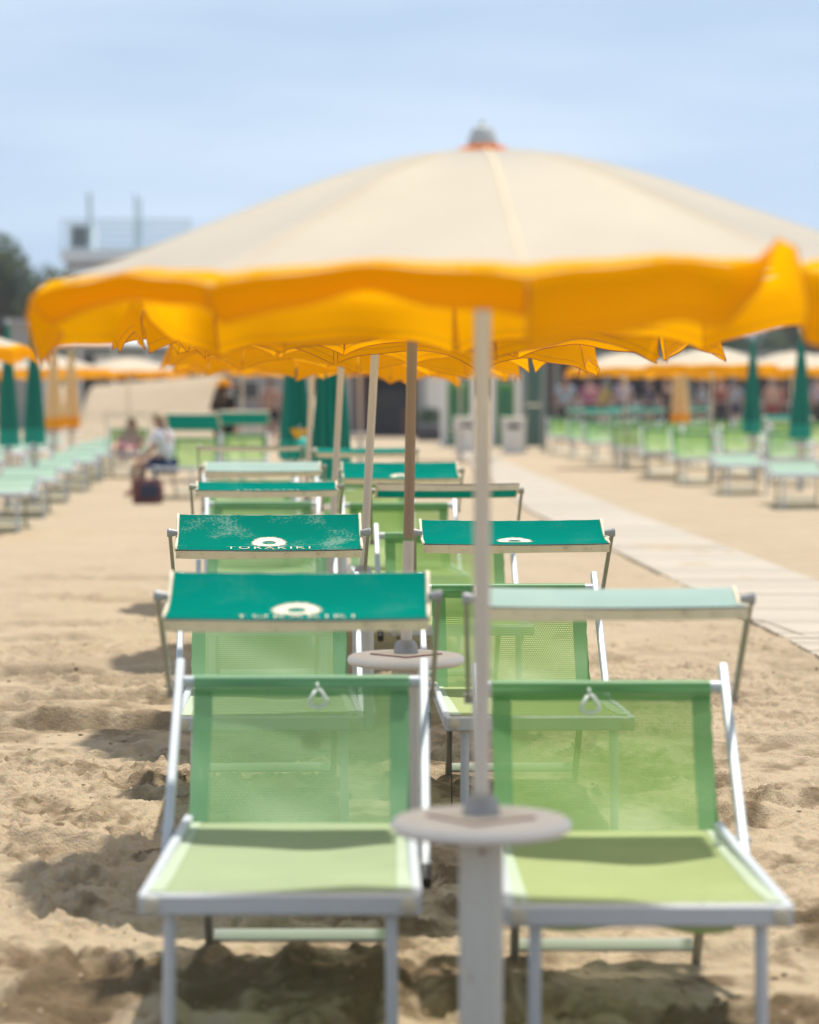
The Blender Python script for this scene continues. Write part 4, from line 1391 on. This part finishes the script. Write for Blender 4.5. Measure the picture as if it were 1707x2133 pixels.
def tree(seed, h, rw, mat, n=2600):
    rd_ = random.Random(seed)
    root = empty('tree')
    tk = MB(); top = Vector((rd_.uniform(-.2, .2), rd_.uniform(-.2, .2), h * .62))
    tk.tube([(0, 0, -.3), (rd_.uniform(-.1, .1), 0, h * .3), top], [.20, .15, .07], 10)
    blobs = []
    for k in range(11):
        a = rd_.uniform(0, 6.28); r = rw * math.sqrt(rd_.random()) * .8
        c = Vector((r * math.cos(a), r * math.sin(a), h * rd_.uniform(.42, .86) - .25 * r))
        blobs.append((c, rw * rd_.uniform(.30, .5)))
        tk.tube([top * rd_.uniform(.5, 1.0), top.lerp(c, .6) + Vector((0, 0, .05)), c], [.06, .04, .02], 6)
    tk.build('trunk', M['bark'], root, 'smooth')
    cr = MB()
    for k in range(n):
        c, r = blobs[k % len(blobs)]
        while True:
            d = Vector((rd_.uniform(-1, 1), rd_.uniform(-1, 1), rd_.uniform(-1, 1)))
            if .25 < d.length < 1: break
        p = c + d * r
        a = Vector((rd_.gauss(0, 1), rd_.gauss(0, 1), rd_.gauss(0, .6))).normalized(); b2 = a.orthogonal().normalized()
        s = rd_.uniform(.08, .17)
        cr.add([p - a * s, p + b2 * s * .55, p + a * s, p - b2 * s * .55], [(0, 1, 2, 3)])
    cr.build('crown', M[mat], root)
    return root


tp = [tree(1, 6.0, 2.2, 'leaf_a', 6500), tree(2, 5.2, 2.0, 'leaf_b', 5000), tree(3, 4.6, 2.3, 'leaf_a', 5000)]
G_TR = 'trees behind the beach buildings'
trees = [(6, 112, 0, 1.2, 'tall grey green tree left of the pale rooftop building'), (-75, 118, 1, 1.3, 'dark green tree at the very edge beside the tall grey green one'),
         (70, 128, 2, 1.15, 'low rounded tree between the tall tree and the pale building')]
tnames = ['behind the kiosk roof', 'behind the sand bank', 'behind the low hut', 'above the dark haired woman', 'behind the dark beach hut', 'behind the doorway of the hut',
          'behind the pole nearest the camera', 'behind the green cabin doors', 'behind the glass windbreak', 'behind the man in grey', 'behind the pink top at the bar', 'behind the closed yellow umbrella',
          'behind the clear white pole', 'behind the slim closed green umbrella', 'between the closed green umbrellas', 'behind the flared closed green umbrella']
for i, tn in enumerate(tnames):
    trees.append((150 + i * 104, 138 + (i * 7) % 17, i % 3, .78 + .07 * ((i * 5) % 4), '%s tree %s' % (('spreading grey green', 'dark green', 'low bushy grey green')[i % 3], tn)))
seen_t = set()
for (px, d, k, sc, lab) in trees:
    o = tp[k] if k not in seen_t else copy_tree(tp[k]); seen_t.add(k)
    o.location = gx(px, d); o.rotation_euler = (0, 0, px * .7); o.scale = (sc, sc, sc)
    tag(o, lab, 'tree', G_TR)

# ------------------------------------------------------------------ buildings behind the beach
M['wall_pale'] = pbr('pale_render', (.66, .72, .76), .8, 0, .06, 2, dirt=(.4, .42, .42), dirt_amt=.4, dirt_scale=1.5)
M['wall_grey'] = pbr('grey_render', (.34, .34, .33), .85, 0, .1, 2, dirt=(.2, .19, .18), dirt_amt=.5, dirt_scale=2)
M['wall_white'] = pbr('white_render', (.74, .72, .68), .8, 0, .06, 3)
M['wall_dark'] = pbr('dark_boards_and_shade', (.05, .045, .045), .8, 0, .2, 3)
M['wood_red'] = pbr('red_brown_wood', (.12, .06, .05), .7, 0, .2, 4)
M['roof_white'] = pbr('white_awning', (.80, .78, .72), .7, 0, .05, 3)
M['glass_dark'] = pbr('dark_glass', (.03, .035, .04), .1, 0, .1, 2, spec=.6)
M['rail_pale'] = pbr('pale_blue_steel', (.42, .56, .58), .5, .1, .05)
M['glass_green'] = pbr('green_tinted_panel', (.055, .13, .105), .25, 0, .2, 2)
M['door_green'] = pbr('green_door_paint', (.012, .15, .075), .5, 0, .1, 4)
M['door_edge_lit'] = pbr('lit_green_edge', (.09, .30, .05), .5, 0, .1, 4)  # lit edges of the doors painted as a brighter green
M['steel_grey'] = pbr('grey_green_steel', (.22, .25, .22), .5, .2, .1)


def bx(par, name, mat, x0, x1, y0, y1, z0, z1, ch=0.0):
    b_ = MB(); b_.box(((x0 + x1) / 2, (y0 + y1) / 2, (z0 + z1) / 2), (x1 - x0, y1 - y0, z1 - z0), ch=ch)
    return b_.build(name, M[mat], par)


# pale building with a roof terrace
d = 150; g = zg(d); k = d / F
def X(px): return (px - 853.5) * k
def Z(py): return CAM_H - (py - 738) * k - g
hb_ = empty('terrace_building', (0, d, g))
bx(hb_, 'wall', 'wall_pale', X(135), X(395), .2, 8, -.5, Z(560))
bx(hb_, 'terrace_slab', 'wall_pale', X(128), X(402), 0, 8.2, Z(545), Z(520))
bx(hb_, 'shadow_gap', 'wall_grey', X(138), X(392), .35, 7.8, Z(560), Z(545))
cabn = bx(hb_, 'roof_cabin', 'wall_pale', X(140), X(190), 1.0, 4, Z(520), Z(466))
bx(cabn, 'window', 'glass_dark', X(149), X(184), .95, 1.0, Z(514), Z(472))
for i, px in enumerate((133, 152, 171, 205, 224, 243, 262, 281, 300, 319, 340, 360, 380, 398)):
    bx(hb_, 'railing_post', 'rail_pale', X(px) - .035, X(px) + .035, .05, .12, Z(520), Z(462))
for i, (a, c) in enumerate(((205, 224), (224, 243), (243, 262), (262, 281), (281, 300), (300, 319), (319, 340), (340, 360), (360, 380), (380, 398))):
    for zz in (514, 500, 486, 474):
        bx(hb_, 'railing_bar', 'rail_pale', X(a) + .05, X(c) - .05, .07, .10, Z(zz), Z(zz - 2.2))
bx(hb_, 'handrail', 'rail_pale', X(130), X(400), .04, .13, Z(462), Z(459))
for px, top in ((187, 402), (283, 405), (292, 415)):
    b_ = MB(); b_.tube([(X(px), .6, Z(520)), (X(px), .6, Z(top))], .10 if px == 187 else .06, 8); b_.build('mast', M['rail_pale'], hb_, 'smooth')
tag(hb_, 'pale building with a railed roof terrace and tall masts above the umbrella edge', 'building')

# grey kiosk and white roofed beach bar on the left
d = 104; g = zg(d); k = d / F
kb = empty('grey_kiosk', (0, d, g))
bx(kb, 'wall', 'wall_grey', X(20), X(104), 0, 2.5, -.3, Z(676)); bx(kb, 'roof', 'wall_grey', X(12), X(110), -.3, 2.8, Z(676), Z(664))
bx(kb, 'door', 'wall_dark', X(60), X(78), -.03, 0, 0, 2.0)
tag(kb, 'low dark grey kiosk under the trees behind the closed green umbrellas', 'building')
d = 97; g = zg(d); k = d / F
bb = empty('beach_bar', (0, d, g))
rf = MB()
zt, zl = Z(664), Z(712)
x0, x1 = X(98), X(452)
rf.add([(x0, -1.2, zl), (x1, -1.2, zl - .1), (x1 - .3, 2.2, zt - .15), (x0 + .3, 2.2, zt), (x0, 5.6, zl), (x1, 5.6, zl - .1),
        (x0, -1.2, zl - .12), (x1, -1.2, zl - .22), (x0, 5.6, zl - .12), (x1, 5.6, zl - .22)],
       [(0, 1, 2, 3), (3, 2, 5, 4), (0, 3, 4), (1, 5, 2), (0, 6, 7, 1), (6, 8, 9, 7), (4, 5, 9, 8), (0, 4, 8, 6), (1, 7, 9, 5)])
rf.build('roof', M['roof_white'], bb)
bx(bb, 'fascia', 'steel_grey', x0 + .1, x1 - .1, -1.0, -.9, zl - .42, zl - .24)
for px in (104, 175, 246, 317, 388, 446):
    bx(bb, 'post', 'wall_white', X(px) - .06, X(px) + .06, -1.08, -.96 - .005, -.2, zl - .2)
bx(bb, 'back_wall', 'wall_dark', x0 + .2, x1 - .2, 4.6, 5.0, -.2, zl - .2)
bx(bb, 'counter', 'wall_white', X(200), X(384), .2, .8, -.2, 1.15)
bx(bb, 'screen', 'roof_white', X(205), X(372), -.86, -.82, zl - 1.15, zl - .44)
for px in (395, 418, 436):
    bx(bb, 'window', 'glass_dark', X(px) - .16, X(px) + .14, 4.5, 4.6 - .003, .9, 2.1)
tag(bb, 'beach bar with a white tent roof and dark fascia behind the left umbrellas', 'building')

# sand bank left of centre
d = 88; k = d / F; g = zg(d)
sbm = MB()
def bank(u, v):
    px = 150 + 320 * u
    x = (px - 853.5) * k
    y = d - 4 + 9 * v
    prof = smooth01(v / .55)
    hgt = (CAM_H - (792 - 14 * u - 738) * k - g) * (1 - .12 * (1 - u))
    z = zg(y) - .15 + (hgt + .15) * prof * smooth01(u / .12) * smooth01((1 - u) / .07)
    z += .03 * math.sin(v * 46 + 2 * u) * (1 - prof) * 1.2
    return Vector((x, y, z))
sbm.grid(bank, 40, 48)
tag(sbm.build('sand_bank', M['sand'], smooth='all'), 'raised bank of smooth sand behind the left rows', kind='structure')

# low hut with a dark window behind the woman
d = 94; k = d / F; g = zg(d)
lh = empty('low_hut', (0, d, g))
w_ = bx(lh, 'wall', 'wall_grey', X(452), X(640), 0, 2.6, -.3, Z(748)); bx(lh, 'roof', 'wall_white', X(446), X(646), -.4, 3.0, Z(748), Z(740))
wi = bx(lh, 'window', 'wall_white', X(484), X(544), -.05, 0, Z(833), Z(790)); bx(wi, 'pane', 'glass_dark', X(488), X(540), -.07, -.052, Z(830), Z(794))
bx(lh, 'bench', 'wall_white', X(500), X(560), -.9, -.5, 0, .45)
tag(lh, 'low grey hut with a dark window behind the dark haired woman', 'building')

# dark beach hut in the middle
d = 87; k = d / F; g = zg(d)
dh = empty('beach_hut', (0, d, g))
bx(dh, 'wall', 'wall_grey', X(716), X(734), 0, 3, -.3, Z(752)); bx(dh, 'wall', 'wall_grey', X(868), X(934), 0, 3, -.3, Z(752))
bx(dh, 'back_wall', 'wall_dark', X(734), X(868), 1.4, 1.6, -.3, Z(752))
bx(dh, 'floor', 'wall_dark', X(734), X(868), .02, 1.4, -.3, .03)
bx(dh, 'door', 'wood_red', X(736), X(764), -.02, .04, 0, Z(778))
bx(dh, 'shelf', 'wall_dark', X(768), X(866), .5, .9, .03, 1.35)
bx(dh, 'roof', 'wall_grey', X(706), X(944), -.5, 3.4, Z(752), Z(742))
pn_ = bx(dh, 'notice_panel', 'wall_white', X(888), X(922), -.04, 0, Z(850), Z(770)); 
bx(dh, 'planter_box', 'wood_red', X(838), X(862), -.5, -.1, 0, .8)
tag(dh, 'dark fronted beach hut with grey side walls at the end of the walkway', 'building')
rb_ = MB(); 
# upturned dark tyre-like rubber planter beside the hut
pt = empty('round_planter', gx(896, 80), 0)
rb_.lathe([(.28, -.02), (.38, .06), (.40, .2), (.36, .34), (.28, .38)], 22); rb_.build('pot', M['wall_dark'], pt, 'smooth')
lf = MB(); rr_ = random.Random(8)
for i in range(120):
    a = rr_.uniform(0, 6.28); r = rr_.uniform(0, .34); p = Vector((r * math.cos(a), r * math.sin(a), .40 + rr_.uniform(0, .42) * (1 - r)))
    t1 = Vector((rr_.gauss(0, 1), rr_.gauss(0, 1), 1)).normalized(); t2 = t1.orthogonal().normalized()
    lf.add([p, p + t1 * .10 + t2 * .04, p + t1 * .2, p + t1 * .10 - t2 * .04], [(0, 1, 2, 3)])
lf.build('foliage', M['leaf_b'], pt)
tag(pt, 'round dark planter with a bushy plant at the corner of the beach hut', 'planter')

# two changing cabins with green doors
d = 72; k = d / F; g = zg(d)
cabin0 = None
for i, (a, c, lab) in enumerate(((918, 994, 'changing cabin with a green louvred door left of the nearest pole'), (1018, 1088, 'changing cabin with a green louvred door right of the nearest pole'))):
    cb = empty('changing_cabin', (0, d, g))
    hgt = Z(786)
    for px in (a + 7, c - 7):
        bx(cb, 'post', 'wall_white', X(px) - .08, X(px) + .08, -.08, .08, -.2, hgt)
    bx(cb, 'wall', 'wall_grey', X(a + 15), X(c - 15), .10, 1.2, -.2, hgt - .1)
    bx(cb, 'lintel', 'wall_white', X(a - 2), X(c + 2), -.10, .10, hgt, hgt + .12)
    dr = bx(cb, 'door', 'door_edge_lit', X(a + 16), X(c - 16), .02, .09, 0, hgt - .14)
    for j in range(7):
        z0 = .10 + j * (hgt - .36) / 7
        bx(dr, 'louvre', 'door_green', X(a + 22), X(c - 22), -.005 - .004, .018, z0, z0 + (hgt - .36) / 7 - .04)
    tag(cb, lab, 'cabin', 'changing cabins with green doors')

# two white litter bins by the cabins
for i, (px, dd, lab) in enumerate(((1070, 64, 'white square litter bin right of the nearest pole by the cabins'), (972, 65, 'white square litter bin half hidden behind the nearest pole'))):
    bi = empty('litter_bin', gx(px, dd), .1 * i)
    b_ = MB()
    b_.add([(-.22, -.2, 0), (.22, -.2, 0), (.22, .2, 0), (-.22, .2, 0), (-.25, -.23, .70), (.25, -.23, .70), (.25, .23, .70), (-.25, .23, .70)],
           [(3, 2, 1, 0), (0, 1, 5, 4), (1, 2, 6, 5), (2, 3, 7, 6), (3, 0, 4, 7), (4, 5, 6, 7)])
    b_.build('bin_body', M['wall_white'], bi)
    b_ = MB(); b_.box((0, 0, .735), (.54, .50, .06), ch=.02); b_.build('lid', M['cap'], bi)
    b_ = MB(); b_.box((0, -.235, .58), (.26, .02, .10), ch=.004); b_.build('slot', M['wall_dark'], bi)
    tag(bi, lab, 'litter bin', 'litter bins by the cabins')

# green tinted windbreak with its steel post
d = 66; k = d / F; g = zg(d)
wb = empty('windbreak', (0, d, g))
for px in (1092, 1133):
    bx(wb, 'post', 'steel_grey', X(px) - .06, X(px) + .06, -.06, .06, -.2, Z(738))
for (a, c) in ((930, 845), (842, 757)):
    bx(wb, 'panel', 'glass_green', X(1092) + .065, X(1133) - .065, -.015, .015, Z(a), Z(c))
bx(wb, 'rail', 'steel_grey', X(1088), X(1137), -.045, .045, Z(738), Z(733))
tag(wb, 'dark green tinted windbreak panel on grey posts left of the man in grey', 'windbreak')

# long pergola bar behind the right rows
d = 96; k = d / F; g = zg(d)
pb_ = empty('pergola_bar', (0, d, g))
xa, xb = X(1150), X(1790)
bx(pb_, 'roof', 'wall_grey', xa - .3, xb + .3, -1.2, 5.5, Z(744), Z(733))
bx(pb_, 'back_wall', 'wall_dark', xa, xb, 4.6, 4.9, -.2, Z(744))  # shade inside the bar painted as a near-black wall
for px in (1156, 1262, 1345, 1432, 1520, 1598, 1690, 1780):
    bx(pb_, 'post', 'steel_grey', X(px) - .07, X(px) + .07, -.9, -.76, -.2, Z(744))
bx(pb_, 'counter', 'wall_grey', X(1200), X(1700), 2.4, 3.0, -.2, 1.1)
bx(pb_, 'rail', 'wall_white', xa, xb, -.74, -.68, .85, .95)
for px in (1185, 1300, 1390, 1475, 1560, 1645, 1735):
    b2 = bx(pb_, 'shutter', 'wood_red', X(px) - .45, X(px) + .45, 4.55, 4.597, .9, 2.2)
tag(pb_, 'long dark pergola bar with grey posts behind the right hand umbrellas', 'building')

# ------------------------------------------------------------------ sea air
hz = MB(); hz.box((0, 205, 5.0), (760, 470, 18.0))
m, N, L, out = new_mat('sea_haze')
pv = N.new('ShaderNodeVolumePrincipled'); pv.inputs['Color'].default_value = (.93, .96, 1, 1); pv.inputs['Density'].default_value = .0006; pv.inputs['Anisotropy'].default_value = .3
L.new(pv.outputs[0], out.inputs['Volume'])
hzo = hz.build('haze', m)
tag(hzo, 'thin bright sea haze over the beach', kind='stuff')
